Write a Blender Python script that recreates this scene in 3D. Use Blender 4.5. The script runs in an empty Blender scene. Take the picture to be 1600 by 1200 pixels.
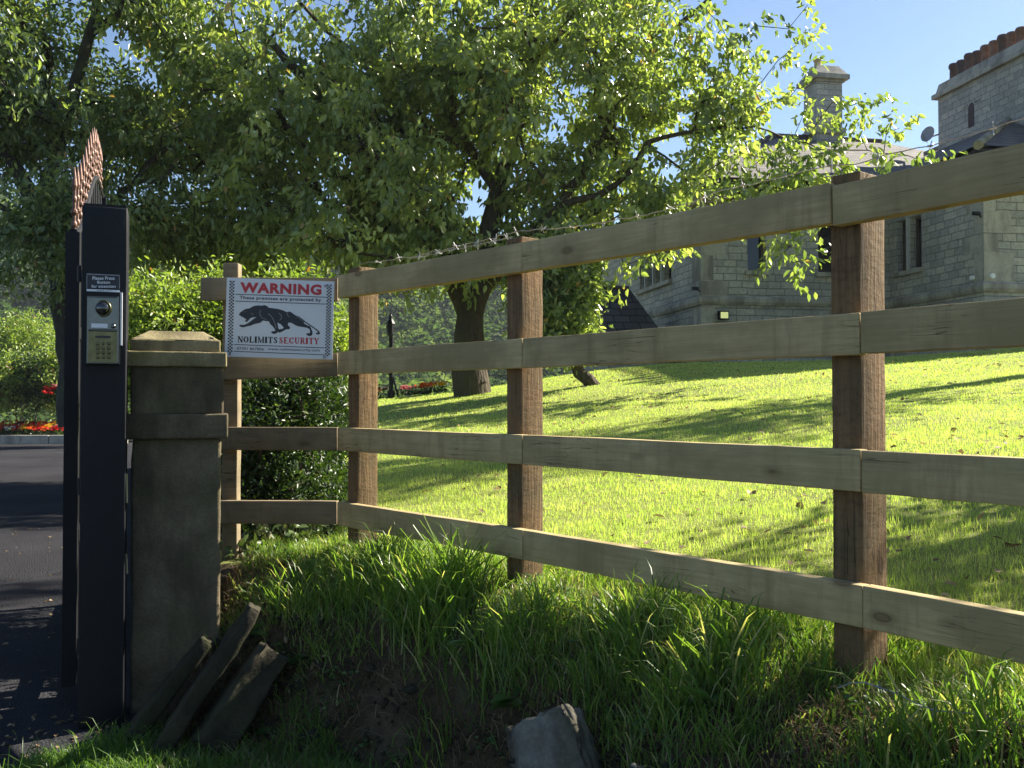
import bpy, bmesh, math, random
import numpy as np
from mathutils import Vector, Matrix, noise

# ------------------------------------------------------------------ camera, sky, sun
SC = bpy.context.scene
COL = SC.collection
EYE = 1.15                      # eye height above the drive
F = 1450.0                      # focal length in pixels of the 1600 wide photograph
PITCH = math.atan(27.0 / F)

cam_d = bpy.data.cameras.new('camera')
cam = bpy.data.objects.new('camera', cam_d)
COL.objects.link(cam)
cam_d.sensor_width = 36.0
cam_d.lens = 36.0 * F / 1600.0
cam_d.clip_start = 0.05
cam_d.clip_end = 3000
cam.location = (0, 0, EYE)
cam.rotation_euler = (math.radians(90) + PITCH, 0, 0)
SC.camera = cam

SUN_EL = math.radians(36)
SUN_AZ = math.radians(61)       # to the right of the viewing direction (+Y)
world = bpy.data.worlds.new('World')
SC.world = world
world.use_nodes = True
wn = world.node_tree
wn.nodes.clear()
sky = wn.nodes.new('ShaderNodeTexSky')
sky.sky_type = 'NISHITA'
sky.sun_disc = False
sky.sun_elevation = SUN_EL
sky.sun_rotation = SUN_AZ
sky.air_density = 1.0
sky.dust_density = 0.4
sky.ozone_density = 4.0
bg = wn.nodes.new('ShaderNodeBackground')
bg.inputs['Strength'].default_value = 0.050
wo = wn.nodes.new('ShaderNodeOutputWorld')
wn.links.new(sky.outputs[0], bg.inputs[0])
wn.links.new(bg.outputs[0], wo.inputs[0])

sun_d = bpy.data.lights.new('sun', 'SUN')
sun_d.energy = 5.0
sun_d.angle = math.radians(0.5)
sun_d.color = (1.0, 0.93, 0.80)
sun = bpy.data.objects.new('sun', sun_d)
COL.objects.link(sun)
sdir = Vector((math.sin(SUN_AZ) * math.cos(SUN_EL), math.cos(SUN_AZ) * math.cos(SUN_EL), math.sin(SUN_EL)))
sun.rotation_euler = sdir.to_track_quat('Z', 'Y').to_euler()
SC.view_settings.view_transform = 'Standard'
SC.view_settings.look = 'None'
SC.view_settings.exposure = 1.75
SC.view_settings.gamma = 1
SC.cycles.max_bounces = 8
SC.cycles.transparent_max_bounces = 8
SC.cycles.caustics_reflective = False
SC.cycles.caustics_refractive = False
SC.render.film_transparent = False

random.seed(7)
RNG = np.random.default_rng(11)


def ray(px, py):
    u = (px - 800.0) / F
    w = (600.0 - py) / F
    y = math.cos(PITCH) - w * math.sin(PITCH)
    z = math.sin(PITCH) + w * math.cos(PITCH)
    return u / y, z / y


def at(px, py, d):
    """world point at forward distance d seen at photo pixel (px, py)"""
    u, v = ray(px, py)
    return Vector((u * d, d, EYE + v * d))


# ------------------------------------------------------------------ object helpers
def tag(o, label=None, cat=None, group=None, kind=None):
    if label: o['label'] = label
    if cat: o['category'] = cat
    if group: o['group'] = group
    if kind: o['kind'] = kind
    return o


def empty(name, loc=(0, 0, 0), label=None, cat=None, group=None):
    o = bpy.data.objects.new(name, None)
    o.empty_display_size = 0.1
    COL.objects.link(o)
    o.location = loc
    return tag(o, label, cat, group)


def link(name, me, parent=None, mat=None):
    o = bpy.data.objects.new(name, me)
    COL.objects.link(o)
    if mat is not None and not me.materials:
        me.materials.append(mat)
    if parent is not None:
        o.parent = parent
        # children are authored in world space: keep them there
        o.matrix_parent_inverse = Matrix.Translation(parent.location).inverted() if parent.rotation_euler.z == 0 else parent.matrix_basis.inverted()
    return o


class MB:
    """collects polygons, becomes one mesh"""
    def __init__(s):
        s.v = []; s.f = []; s.m = []

    def add(s, verts, faces, mi=0):
        b = len(s.v)
        s.v += [tuple(v) for v in verts]
        s.f += [tuple(b + i for i in f) for f in faces]
        s.m += [mi] * len(faces)

    def box(s, c, size, rot=None, mi=0, taper=1.0):
        hx, hy, hz = size[0] / 2, size[1] / 2, size[2] / 2
        vs = []
        for z in (-1, 1):
            k = taper if z > 0 else 1
            for x, y in ((-1, -1), (1, -1), (1, 1), (-1, 1)):
                vs.append(Vector((x * hx * k, y * hy * k, z * hz)))
        if rot is not None:
            vs = [rot @ v for v in vs]
        c = Vector(c)
        s.add([c + v for v in vs], [(0, 3, 2, 1), (4, 5, 6, 7), (0, 1, 5, 4), (1, 2, 6, 5), (2, 3, 7, 6), (3, 0, 4, 7)], mi)

    def tube(s, pts, rad, n=8, cap=True, mi=0):
        pts = [Vector(p) for p in pts]
        if not isinstance(rad, (list, tuple)):
            rad = [rad] * len(pts)
        rings = []
        for i, p in enumerate(pts):
            t = (pts[min(i + 1, len(pts) - 1)] - pts[max(i - 1, 0)])
            if t.length < 1e-9: t = Vector((0, 0, 1))
            t.normalize()
            a = t.cross(Vector((0, 0, 1)) if abs(t.z) < 0.95 else Vector((1, 0, 0))).normalized()
            b = t.cross(a)
            rings.append([p + (a * math.cos(2 * math.pi * k / n) + b * math.sin(2 * math.pi * k / n)) * rad[i] for k in range(n)])
        vs = [v for r in rings for v in r]
        fs = []
        for i in range(len(pts) - 1):
            for k in range(n):
                fs.append((i * n + k, i * n + (k + 1) % n, (i + 1) * n + (k + 1) % n, (i + 1) * n + k))
        if cap:
            fs.append(tuple(range(n))[::-1])
            fs.append(tuple((len(pts) - 1) * n + k for k in range(n)))
        s.add(vs, fs, mi)

    def lathe(s, c, prof, n=16, mi=0, axis='Z'):
        """prof: list of (r, h)"""
        c = Vector(c); vs = []; fs = []
        for r, h in prof:
            for k in range(n):
                a = 2 * math.pi * k / n
                p = Vector((r * math.cos(a), r * math.sin(a), h))
                if axis == '-Y': p = Vector((p.x, -p.z, p.y))
                vs.append(c + p)
        for i in range(len(prof) - 1):
            for k in range(n):
                fs.append((i * n + k, i * n + (k + 1) % n, (i + 1) * n + (k + 1) % n, (i + 1) * n + k))
        fs.append(tuple(range(n))[::-1])
        fs.append(tuple((len(prof) - 1) * n + k for k in range(n)))
        s.add(vs, fs, mi)

    def build(s, name, mat, parent=None, smooth=False, uv=False, origin=None):
        me = bpy.data.meshes.new(name)
        vs = s.v
        if origin is not None:
            o = Vector(origin)
            vs = [tuple(Vector(v) - o) for v in vs]
        me.from_pydata(vs, [], s.f)
        mats = mat if isinstance(mat, (list, tuple)) else [mat]
        for m in mats: me.materials.append(m)
        if len(mats) > 1: me.polygons.foreach_set('material_index', s.m)
        if smooth: me.polygons.foreach_set('use_smooth', [True] * len(me.polygons))
        me.update()
        if uv: face_uv(me)
        ob = link(name, me, parent)
        if origin is not None: ob.location = origin
        return ob


def face_uv(me):
    lay = me.uv_layers.new(name='UVMap')
    for p in me.polygons:
        n = p.normal
        h = Vector((-n.y, n.x, 0))
        if h.length < 0.05: h = Vector((1, 0, 0))
        h.normalize()
        up = n.cross(h)
        if up.z < 0: up = -up
        if h.x < 0: h = -h
        for li in p.loop_indices:
            co = me.vertices[me.loops[li].vertex_index].co
            if abs(n.z) < 0.3:
                lay.data[li].uv = (co.dot(h), co.z)
            else:
                lay.data[li].uv = (co.dot(h), co.dot(up))


def np_mesh(name, verts, loops, totals, mat, attrs=None, smooth=False, parent=None):
    me = bpy.data.meshes.new(name)
    nv, nf = len(verts), len(totals)
    me.vertices.add(nv)
    me.vertices.foreach_set('co', np.ascontiguousarray(verts, dtype=np.float32).ravel())
    me.loops.add(len(loops))
    me.loops.foreach_set('vertex_index', np.ascontiguousarray(loops, dtype=np.int32))
    me.polygons.add(nf)
    starts = np.concatenate(([0], np.cumsum(totals)[:-1])).astype(np.int32)
    me.polygons.foreach_set('loop_start', starts)
    me.polygons.foreach_set('loop_total', np.asarray(totals, dtype=np.int32))
    if smooth:
        me.polygons.foreach_set('use_smooth', np.ones(nf, dtype=bool))
    me.update(calc_edges=True)
    for k, arr in (attrs or {}).items():
        a = me.attributes.new(k, 'FLOAT', 'POINT')
        a.data.foreach_set('value', np.ascontiguousarray(arr, dtype=np.float32))
    me.materials.append(mat)
    return link(name, me, parent)


# ------------------------------------------------------------------ materials
class NT:
    def __init__(s, name):
        s.mat = bpy.data.materials.new(name)
        s.mat.use_nodes = True
        s.t = s.mat.node_tree
        s.t.nodes.clear()
        s.out = s.n('ShaderNodeOutputMaterial')

    def n(s, typ, **kw):
        nd = s.t.nodes.new(typ)
        for k, v in kw.items():
            if k.startswith('_'): setattr(nd, k[1:], v)
        return nd

    def l(s, a, b): s.t.links.new(a, b)

    def coord(s, kind='Object', scale=(1, 1, 1), rand=False, loc=(0, 0, 0)):
        tc = s.n('ShaderNodeTexCoord')
        mp = s.n('ShaderNodeMapping')
        mp.inputs['Scale'].default_value = scale
        mp.inputs['Location'].default_value = loc
        src = tc.outputs[kind]
        if rand:
            oi = s.n('ShaderNodeObjectInfo')
            mu = s.n('ShaderNodeMath', _operation='MULTIPLY'); mu.inputs[1].default_value = 37.0
            s.l(oi.outputs['Random'], mu.inputs[0])
            ad = s.n('ShaderNodeVectorMath', _operation='ADD')
            s.l(src, ad.inputs[0]); s.l(mu.outputs[0], ad.inputs[1])
            src = ad.outputs[0]
        s.l(src, mp.inputs[0])
        return mp.outputs[0]

    def noise(s, vec, scale, detail=4, rough=0.55, dist=0.0):
        nd = s.n('ShaderNodeTexNoise')
        nd.inputs['Scale'].default_value = scale
        nd.inputs['Detail'].default_value = detail
        nd.inputs['Roughness'].default_value = rough
        nd.inputs['Distortion'].default_value = dist
        if vec is not None: s.l(vec, nd.inputs['Vector'])
        return nd.outputs['Fac']

    def voro(s, vec, scale, feature='F1', out='Distance', rand=1.0):
        nd = s.n('ShaderNodeTexVoronoi', _feature=feature)
        nd.inputs['Scale'].default_value = scale
        nd.inputs['Randomness'].default_value = rand
        if vec is not None: s.l(vec, nd.inputs['Vector'])
        return nd.outputs[out]

    def ramp(s, fac, stops, interp='LINEAR'):
        nd = s.n('ShaderNodeValToRGB')
        cr = nd.color_ramp
        cr.interpolation = interp
        while len(cr.elements) < len(stops): cr.elements.new(0.5)
        for e, (p, c) in zip(cr.elements, stops):
            e.position = p
            e.color = (c, c, c, 1) if isinstance(c, (int, float)) else (*c, 1)
        s.l(fac, nd.inputs[0])
        return nd.outputs[0]

    def mix(s, fac, a, b, mode='MIX'):
        nd = s.n('ShaderNodeMix', _data_type='RGBA', _blend_type=mode)
        for i, v in ((0, fac), (6, a), (7, b)):
            if isinstance(v, (int, float)): nd.inputs[i].default_value = v
            elif isinstance(v, tuple): nd.inputs[i].default_value = (*v, 1)
            else: s.l(v, nd.inputs[i])
        return nd.outputs[2]

    def math(s, op, a, b=None):
        nd = s.n('ShaderNodeMath', _operation=op)
        for i, v in ((0, a), (1, b)):
            if v is None: continue
            if isinstance(v, (int, float)): nd.inputs[i].default_value = v
            else: s.l(v, nd.inputs[i])
        return nd.outputs[0]

    def attr(s, name):
        nd = s.n('ShaderNodeAttribute')
        nd.attribute_name = name
        return nd.outputs['Fac']

    def bump(s, h, strength=0.5, dist=0.01):
        nd = s.n('ShaderNodeBump')
        nd.inputs['Strength'].default_value = strength
        nd.inputs['Distance'].default_value = dist
        s.l(h, nd.inputs['Height'])
        return nd.outputs[0]

    def bsdf(s, col, rough=0.8, metal=0.0, bump=None, spec=0.5, coat=0.0):
        b = s.n('ShaderNodeBsdfPrincipled')
        for k, v in (('Base Color', col), ('Roughness', rough), ('Metallic', metal)):
            if isinstance(v, tuple): b.inputs[k].default_value = (*v, 1)
            elif isinstance(v, (int, float)): b.inputs[k].default_value = v
            else: s.l(v, b.inputs[k])
        b.inputs['Specular IOR Level'].default_value = spec
        b.inputs['Coat Weight'].default_value = coat
        if bump is not None: s.l(bump, b.inputs['Normal'])
        return b.outputs[0]

    def done(s, sh):
        s.l(sh, s.out.inputs[0])
        return s.mat


def m_plain(name, col, rough=0.6, metal=0.0, var=0.0, scale=20, bump=0.0, spec=0.5):
    t = NT(name)
    c = t.coord('Object', rand=True)
    nz = t.noise(c, scale, 5)
    lo = tuple(max(0, x * (1 - var)) for x in col); hi = tuple(x * (1 + var) for x in col)
    cc = t.ramp(nz, [(0.3, lo), (0.7, hi)])
    return t.done(t.bsdf(cc, rough, metal, t.bump(nz, bump, 0.004) if bump else None, spec))


def m_leaf(name, stops, transl=0.45, rough=0.42, spec=0.5, tr_gain=(1.35, 1.5, 0.55)):
    """thin leaf; stops run over the per-leaf tint; a share of the light goes through"""
    t = NT(name)
    col = t.ramp(t.attr('tint'), stops)
    b = t.bsdf(col, rough, 0, None, spec)
    tr = t.n('ShaderNodeBsdfTranslucent')
    t.l(t.mix(1.0, col, tr_gain, 'MULTIPLY'), tr.inputs[0])
    mx = t.n('ShaderNodeMixShader'); mx.inputs[0].default_value = transl
    t.l(b, mx.inputs[1]); t.l(tr.outputs[0], mx.inputs[2])
    return t.done(mx.outputs[0])


def m_wood(name, along, base_lo, base_hi, dark, green=(0.10, 0.12, 0.05), greenamt=0.5, grain=90, bumpk=0.25, saw=False):
    """sawn treated timber; `along` is the axis of the grain"""
    t = NT(name)
    sc = [1, 1, 1]; sc[along] = 0.045
    c = t.coord('Object', tuple(sc), rand=True)
    c1 = t.coord('Object', (1, 1, 1), rand=True)
    g = t.noise(c, grain, 6, 0.65, 0.6)
    col = t.ramp(g, [(0.28, base_lo), (0.72, base_hi)])
    blot = t.noise(c1, 5.0, 4, 0.6)
    col = t.mix(t.ramp(blot, [(0.40, 0.0), (0.66, greenamt)]), col, green)
    # knots: sparse ellipses along the board
    sk = [11.0, 11.0, 11.0]; sk[along] = 5.0
    ck = t.coord('Object', tuple(sk), rand=True)
    vd = t.n('ShaderNodeTexVoronoi'); vd.inputs['Scale'].default_value = 1.0
    t.l(ck, vd.inputs['Vector'])
    kn = t.ramp(vd.outputs['Distance'], [(0.0, 0.75), (0.07, 0.75), (0.10, 1.0), (0.13, 0.45), (0.22, 0.0)])
    sep = t.n('ShaderNodeSeparateColor'); t.l(vd.outputs['Color'], sep.inputs[0])
    on = t.math('GREATER_THAN', sep.outputs[0], 0.45)
    kn = t.math('MULTIPLY', kn, on)
    col = t.mix(t.math('MULTIPLY', kn, 0.9), col, dark)
    # runs and stains across the grain
    ss = [30, 30, 30]; ss[2 if along != 2 else 0] = 2.5
    if along != 2:
        st = t.noise(t.coord('Object', (9, 9, 1.2), rand=True), 1.3, 6, 0.75)
        col = t.mix(t.ramp(st, [(0.50, 0.0), (0.68, 0.55)]), col, tuple((x + y) / 2 for x, y in zip(dark, green)))
        st2 = t.noise(t.coord('Object', (2.2, 2.2, 5), rand=True), 1.0, 4, 0.6)
        col = t.mix(t.ramp(st2, [(0.42, 0.45), (0.55, 0.0)]), col, tuple(x * 0.55 for x in base_lo))
    # drying checks: thin dark lines along the grain
    sk2 = [30, 30, 30]; sk2[along] = 1.3
    ck2 = t.noise(t.coord('Object', tuple(sk2), rand=True), 2.2, 2, 0.4, 0.3)
    chk = t.math('MULTIPLY', t.ramp(ck2, [(0.487, 0.0), (0.50, 1.0), (0.513, 0.0)]), t.ramp(t.noise(c1, 3.1, 2), [(0.5, 0.0), (0.6, 0.8)]))
    col = t.mix(chk, col, tuple(x * 0.5 for x in dark))
    h = t.math('SUBTRACT', t.math('ADD', g, t.math('MULTIPLY', kn, 0.4)), t.math('MULTIPLY', chk, 1.2))
    if saw:
        ssc = [1.4, 1.4, 1.4]; ssc[along] = 2.6
        sw = t.noise(t.coord('Object', tuple(ssc), rand=True), 26, 3, 0.6)
        h = t.math('ADD', h, t.math('MULTIPLY', sw, 0.6))
        col = t.mix(t.ramp(sw, [(0.5, 0.0), (0.75, 0.5)]), col, dark)
    return t.done(t.bsdf(col, 0.85, 0, t.bump(h, bumpk, 0.006), 0.25))


def m_stone(name, lo, hi, moss=(0.09, 0.10, 0.035), mossamt=0.6, sc=1.0):
    t = NT(name)
    c = t.coord('Object', (sc, sc, sc), rand=True)
    fine = t.noise(c, 90, 6, 0.7)
    mid = t.noise(c, 9, 5, 0.6)
    big = t.noise(t.coord('Object', (sc * 3.2, sc * 3.2, sc * 0.8), rand=True), 1.7, 5, 0.6)
    col = t.ramp(mid, [(0.3, lo), (0.7, hi)])
    col = t.mix(t.ramp(big, [(0.45, 0.0), (0.62, 0.75)]), col, tuple(x * 0.42 for x in lo))
    col = t.mix(t.ramp(t.noise(c, 5, 6, 0.7), [(0.5, 0.0), (0.66, mossamt)]), col, moss)
    col = t.mix(t.ramp(fine, [(0.35, 0.35), (0.6, 0.0)]), col, tuple(x * 0.4 for x in lo))
    h = t.math('ADD', fine, t.math('MULTIPLY', mid, 1.5))
    return t.done(t.bsdf(col, 0.92, 0, t.bump(h, 0.6, 0.008), 0.2))


def m_masonry(name, mort=1.0):
    t = NT(name)
    uv = t.coord('UV')
    wob = t.n('ShaderNodeTexNoise'); wob.inputs['Scale'].default_value = 3.0
    t.l(uv, wob.inputs['Vector'])
    ad = t.n('ShaderNodeVectorMath', _operation='MULTIPLY_ADD')
    t.l(wob.outputs['Color'], ad.inputs[0]); ad.inputs[1].default_value = (0.03, 0.03, 0); t.l(uv, ad.inputs[2])
    br = t.n('ShaderNodeTexBrick')
    br.offset = 0.42; br.offset_frequency = 2; br.squash = 1.45; br.squash_frequency = 3
    for k, v in (('Scale', 1.0), ('Mortar Size', 0.009), ('Mortar Smooth', 0.25), ('Bias', 0.0), ('Brick Width', 0.27), ('Row Height', 0.135)):
        br.inputs[k].default_value = v
    br.inputs['Color1'].default_value = (0.15, 0.15, 0.15, 1)
    br.inputs['Color2'].default_value = (0.85, 0.85, 0.85, 1)
    br.inputs['Mortar'].default_value = (0.5, 0.5, 0.5, 1)
    t.l(ad.outputs[0], br.inputs['Vector'])
    col = t.ramp(br.outputs['Color'], [(0.1, (0.38, 0.375, 0.36)), (0.45, (0.50, 0.485, 0.45)), (0.8, (0.60, 0.565, 0.50)), (1.0, (0.52, 0.42, 0.32))])
    nz = t.noise(uv, 14, 6, 0.7)
    col = t.mix(t.ramp(nz, [(0.35, 0.45), (0.65, 0.0)]), col, (0.13, 0.12, 0.10))
    big = t.noise(uv, 0.8, 4, 0.6)
    col = t.mix(t.ramp(big, [(0.4, 0.0), (0.7, 0.45)]), col, (0.15, 0.15, 0.14))
    col = t.mix(t.math('MULTIPLY', br.outputs['Fac'], mort), col, (0.10, 0.095, 0.085))
    h = t.math('SUBTRACT', t.math('MULTIPLY', nz, 0.5), br.outputs['Fac'])
    return t.done(t.bsdf(col, 0.95, 0, t.bump(h, 0.9, 0.03), 0.15))


def m_slate(name, lo, hi, row=0.22):
    t = NT(name)
    uv = t.coord('UV')
    br = t.n('ShaderNodeTexBrick')
    br.offset = 0.5
    for k, v in (('Scale', 1.0), ('Mortar Size', 0.012), ('Mortar Smooth', 0.3), ('Brick Width', 0.34), ('Row Height', row)):
        br.inputs[k].default_value = v
    br.inputs['Color1'].default_value = (0, 0, 0, 1); br.inputs['Color2'].default_value = (1, 1, 1, 1)
    t.l(uv, br.inputs['Vector'])
    nz = t.noise(uv, 5, 6, 0.7)
    col = t.mix(t.math('ADD', t.math('MULTIPLY', br.outputs['Color'], 0.6), t.math('MULTIPLY', nz, 0.4)), lo, hi)
    col = t.mix(t.ramp(nz, [(0.52, 0.0), (0.7, 0.6)]), col, tuple(x * 0.5 for x in lo))
    col = t.mix(br.outputs['Fac'], col, tuple(x * 0.25 for x in lo))
    # each course steps down over the one below: saw tooth in v
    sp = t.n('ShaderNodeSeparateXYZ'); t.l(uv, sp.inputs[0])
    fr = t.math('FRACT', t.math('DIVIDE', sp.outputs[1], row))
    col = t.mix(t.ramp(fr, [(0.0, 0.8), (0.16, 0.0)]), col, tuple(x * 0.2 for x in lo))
    h = t.math('ADD', t.math('MULTIPLY', fr, -0.8), t.math('MULTIPLY', br.outputs['Fac'], -0.5))
    return t.done(t.bsdf(col, 0.75, 0, t.bump(h, 0.7, 0.03), 0.4))


M = {}
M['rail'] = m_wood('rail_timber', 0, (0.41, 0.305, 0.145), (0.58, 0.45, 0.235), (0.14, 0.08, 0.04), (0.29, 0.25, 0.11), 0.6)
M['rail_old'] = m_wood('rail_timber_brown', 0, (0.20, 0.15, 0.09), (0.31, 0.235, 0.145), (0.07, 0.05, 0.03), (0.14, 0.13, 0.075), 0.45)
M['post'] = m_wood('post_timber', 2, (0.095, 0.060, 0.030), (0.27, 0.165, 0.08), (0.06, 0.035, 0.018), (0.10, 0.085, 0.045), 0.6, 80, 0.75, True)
M['sandstone'] = m_stone('pillar_sandstone', (0.10, 0.08, 0.05), (0.205, 0.165, 0.105), (0.115, 0.115, 0.045), 0.5)
M['capstone'] = m_stone('cap_sandstone', (0.22, 0.18, 0.095), (0.36, 0.30, 0.165), (0.15, 0.145, 0.05), 0.7)
M['bankstone'] = m_stone('bank_stone', (0.028, 0.025, 0.016), (0.07, 0.06, 0.038), (0.035, 0.045, 0.015), 0.85)
M['palestone'] = m_stone('lichen_stone', (0.09, 0.08, 0.058), (0.27, 0.255, 0.205), (0.09, 0.09, 0.05), 0.6)
M['masonry'] = m_masonry('coursed_stone', 0.55)
M['masonry_soft'] = m_masonry('weathered_chimney_stone', 0.35)
M['ashlar'] = m_stone('ashlar', (0.38, 0.355, 0.315), (0.50, 0.465, 0.40), (0.19, 0.18, 0.165), 0.4, 0.5)
M['cornice'] = m_stone('cornice_stone', (0.30, 0.27, 0.21), (0.44, 0.40, 0.31), (0.22, 0.2, 0.16), 0.3, 0.5)
M['slate'] = m_slate('roof_slate', (0.060, 0.054, 0.050), (0.165, 0.143, 0.125), 0.26)
M['darkslate'] = m_slate('roof_slate_dark', (0.03, 0.032, 0.036), (0.075, 0.075, 0.08), 0.2)
M['black'] = m_plain('black_paint', (0.006, 0.0065, 0.009), 0.55, 0.0, 0.3, 60, 0.15, 0.3)
M['copper'] = m_plain('spike_gold_rust', (0.13, 0.068, 0.048), 0.5, 0.45, 0.4, 80)
M['terracotta'] = m_plain('terracotta', (0.17, 0.085, 0.055), 0.8, 0, 0.35, 9)
M['pot_red'] = m_plain('dull_red_pot', (0.09, 0.05, 0.042), 0.85, 0, 0.35, 9)
M['pot_dark'] = m_plain('sooty_terracotta', (0.06, 0.04, 0.042), 0.8, 0, 0.35, 9)
M['pot_buff'] = m_plain('buff_pot', (0.45, 0.33, 0.22), 0.8, 0, 0.3, 9)
M['steel'] = m_plain('brushed_steel', (0.17, 0.18, 0.175), 0.3, 1.0, 0.12, 120)
M['brass'] = m_plain('brassy_steel', (0.17, 0.16, 0.085), 0.35, 1.0, 0.25, 40)
M['signwhite'] = m_plain('sign_face', (0.66, 0.69, 0.72), 0.35, 0, 0.03, 6)
M['red'] = m_plain('sign_red', (0.50, 0.022, 0.028), 0.4, 0, 0.03)
M['ink'] = m_plain('sign_black', (0.012, 0.014, 0.022), 0.4, 0, 0.03)
M['inkgrey'] = m_plain('emblem_highlight', (0.22, 0.20, 0.21), 0.4, 0, 0.03)
M['white'] = m_plain('white_plastic', (0.75, 0.76, 0.78), 0.4, 0, 0.03)
M['frame'] = m_plain('dark_window_frame', (0.07, 0.045, 0.035), 0.5, 0, 0.15)
M['mullion'] = m_plain('pale_mullion', (0.42, 0.42, 0.42), 0.7, 0, 0.15)
M['wire'] = m_plain('galvanised_wire', (0.35, 0.35, 0.36), 0.45, 0.7, 0.3, 90)
M['rusty_nail'] = m_plain('rusty_nail', (0.05, 0.032, 0.022), 0.8, 0.2, 0.3, 90)
M['greydish'] = m_plain('grey_dish', (0.30, 0.30, 0.32), 0.5, 0.1, 0.1)
g_ = NT('window_glass')
M['glass'] = g_.done(g_.bsdf((0.012, 0.013, 0.016), 0.06, 0, None, 0.6))
g_ = NT('lens_glass')
M['lens'] = g_.done(g_.bsdf((0.10, 0.10, 0.10), 0.08, 0.9, None, 0.8))
g_ = NT('lamp_glass')
_em = g_.n('ShaderNodeEmission'); _em.inputs[0].default_value = (0.75, 0.85, 0.35, 1); _em.inputs[1].default_value = 0.22
M['lamp_on'] = g_.done(_em.outputs[0])


def m_bark(name, lo, hi, moss):
    t = NT(name)
    c = t.coord('Object', (1, 1, 0.35))
    n1 = t.noise(c, 18, 7, 0.7, 0.4)
    v = t.voro(c, 22)
    col = t.ramp(n1, [(0.3, lo), (0.7, hi)])
    col = t.mix(t.ramp(t.noise(t.coord('Object'), 2.2, 4), [(0.45, 0), (0.65, 0.6)]), col, moss)
    h = t.math('ADD', n1, v)
    return t.done(t.bsdf(col, 0.9, 0, t.bump(h, 0.8, 0.03), 0.2))


M['bark'] = m_bark('bark', (0.035, 0.028, 0.02), (0.11, 0.085, 0.06), (0.08, 0.075, 0.035))
M['bark_grey'] = m_bark('bark_grey', (0.025, 0.023, 0.02), (0.08, 0.075, 0.062), (0.08, 0.09, 0.05))

M['cherry_leaf'] = m_leaf('cherry_leaf', [(0.0, (0.09, 0.135, 0.05)), (0.45, (0.19, 0.245, 0.085)), (0.8, (0.42, 0.46, 0.17)), (0.93, (0.52, 0.54, 0.24)), (1.0, (0.46, 0.30, 0.13))], 0.48, 0.30, 0.8)
M['dark_leaf'] = m_leaf('dark_leaf', [(0.0, (0.07, 0.115, 0.045)), (0.6, (0.16, 0.215, 0.08)), (0.93, (0.34, 0.38, 0.15)), (1.0, (0.36, 0.22, 0.11))], 0.48, 0.32, 0.9)
M['shrub_leaf'] = m_leaf('shrub_leaf', [(0.0, (0.12, 0.18, 0.04)), (0.5, (0.22, 0.29, 0.06)), (0.95, (0.32, 0.36, 0.09)), (1.0, (0.24, 0.12, 0.04))], 0.42)
M['laurel_leaf'] = m_leaf('laurel_leaf', [(0.0, (0.016, 0.036, 0.010)), (0.7, (0.042, 0.075, 0.018)), (1.0, (0.13, 0.16, 0.04))], 0.34, 0.42)  # albedo lowered to put the hedge's shade into its leaf colour
M['laurel_weed'] = m_leaf('weed_leaf', [(0.0, (0.05, 0.11, 0.03)), (0.7, (0.11, 0.19, 0.05)), (1.0, (0.2, 0.26, 0.08))], 0.35, 0.45)
M['ivy_leaf'] = m_leaf('ivy_leaf', [(0.0, (0.035, 0.065, 0.02)), (0.6, (0.085, 0.12, 0.04)), (0.8, (0.22, 0.23, 0.12)), (1.0, (0.26, 0.14, 0.08))], 0.2, 0.35)
M['lawn_blade'] = m_leaf('lawn_blade', [(0.0, (0.23, 0.34, 0.09)), (0.6, (0.40, 0.50, 0.16)), (1.0, (0.56, 0.56, 0.28))], 0.5, 0.5, 0.3, (1.55, 1.6, 0.6))
M['long_blade'] = m_leaf('long_blade', [(0.0, (0.09, 0.17, 0.035)), (0.55, (0.19, 0.29, 0.055)), (0.92, (0.34, 0.42, 0.10)), (1.0, (0.48, 0.43, 0.22))], 0.5, 0.4, 0.45)
M['dead_blade'] = m_leaf('dead_blade', [(0.0, (0.09, 0.062, 0.035)), (0.6, (0.21, 0.145, 0.08)), (1.0, (0.42, 0.33, 0.20))], 0.25, 0.7, 0.2, (1.2, 1.1, 0.8))
M['far_leaf'] = m_leaf('far_leaf', [(0.0, (0.030, 0.058, 0.020)), (0.6, (0.075, 0.120, 0.038)), (1.0, (0.18, 0.22, 0.07))], 0.45, 0.8, 0.1, (1.3, 1.4, 0.8))

for nm, cc in (('red', (0.62, 0.02, 0.02)), ('orange', (0.85, 0.16, 0.015)), ('yellow', (0.85, 0.50, 0.03)), ('pink', (0.62, 0.20, 0.20)), ('white', (0.78, 0.75, 0.70)), ('purple', (0.16, 0.02, 0.05))):
    M['petal_' + nm] = m_leaf('petal_' + nm, [(0.0, tuple(x * 0.75 for x in cc)), (1.0, cc)], 0.35, 0.5, 0.3, (1.1, 1.1, 1.1))


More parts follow.
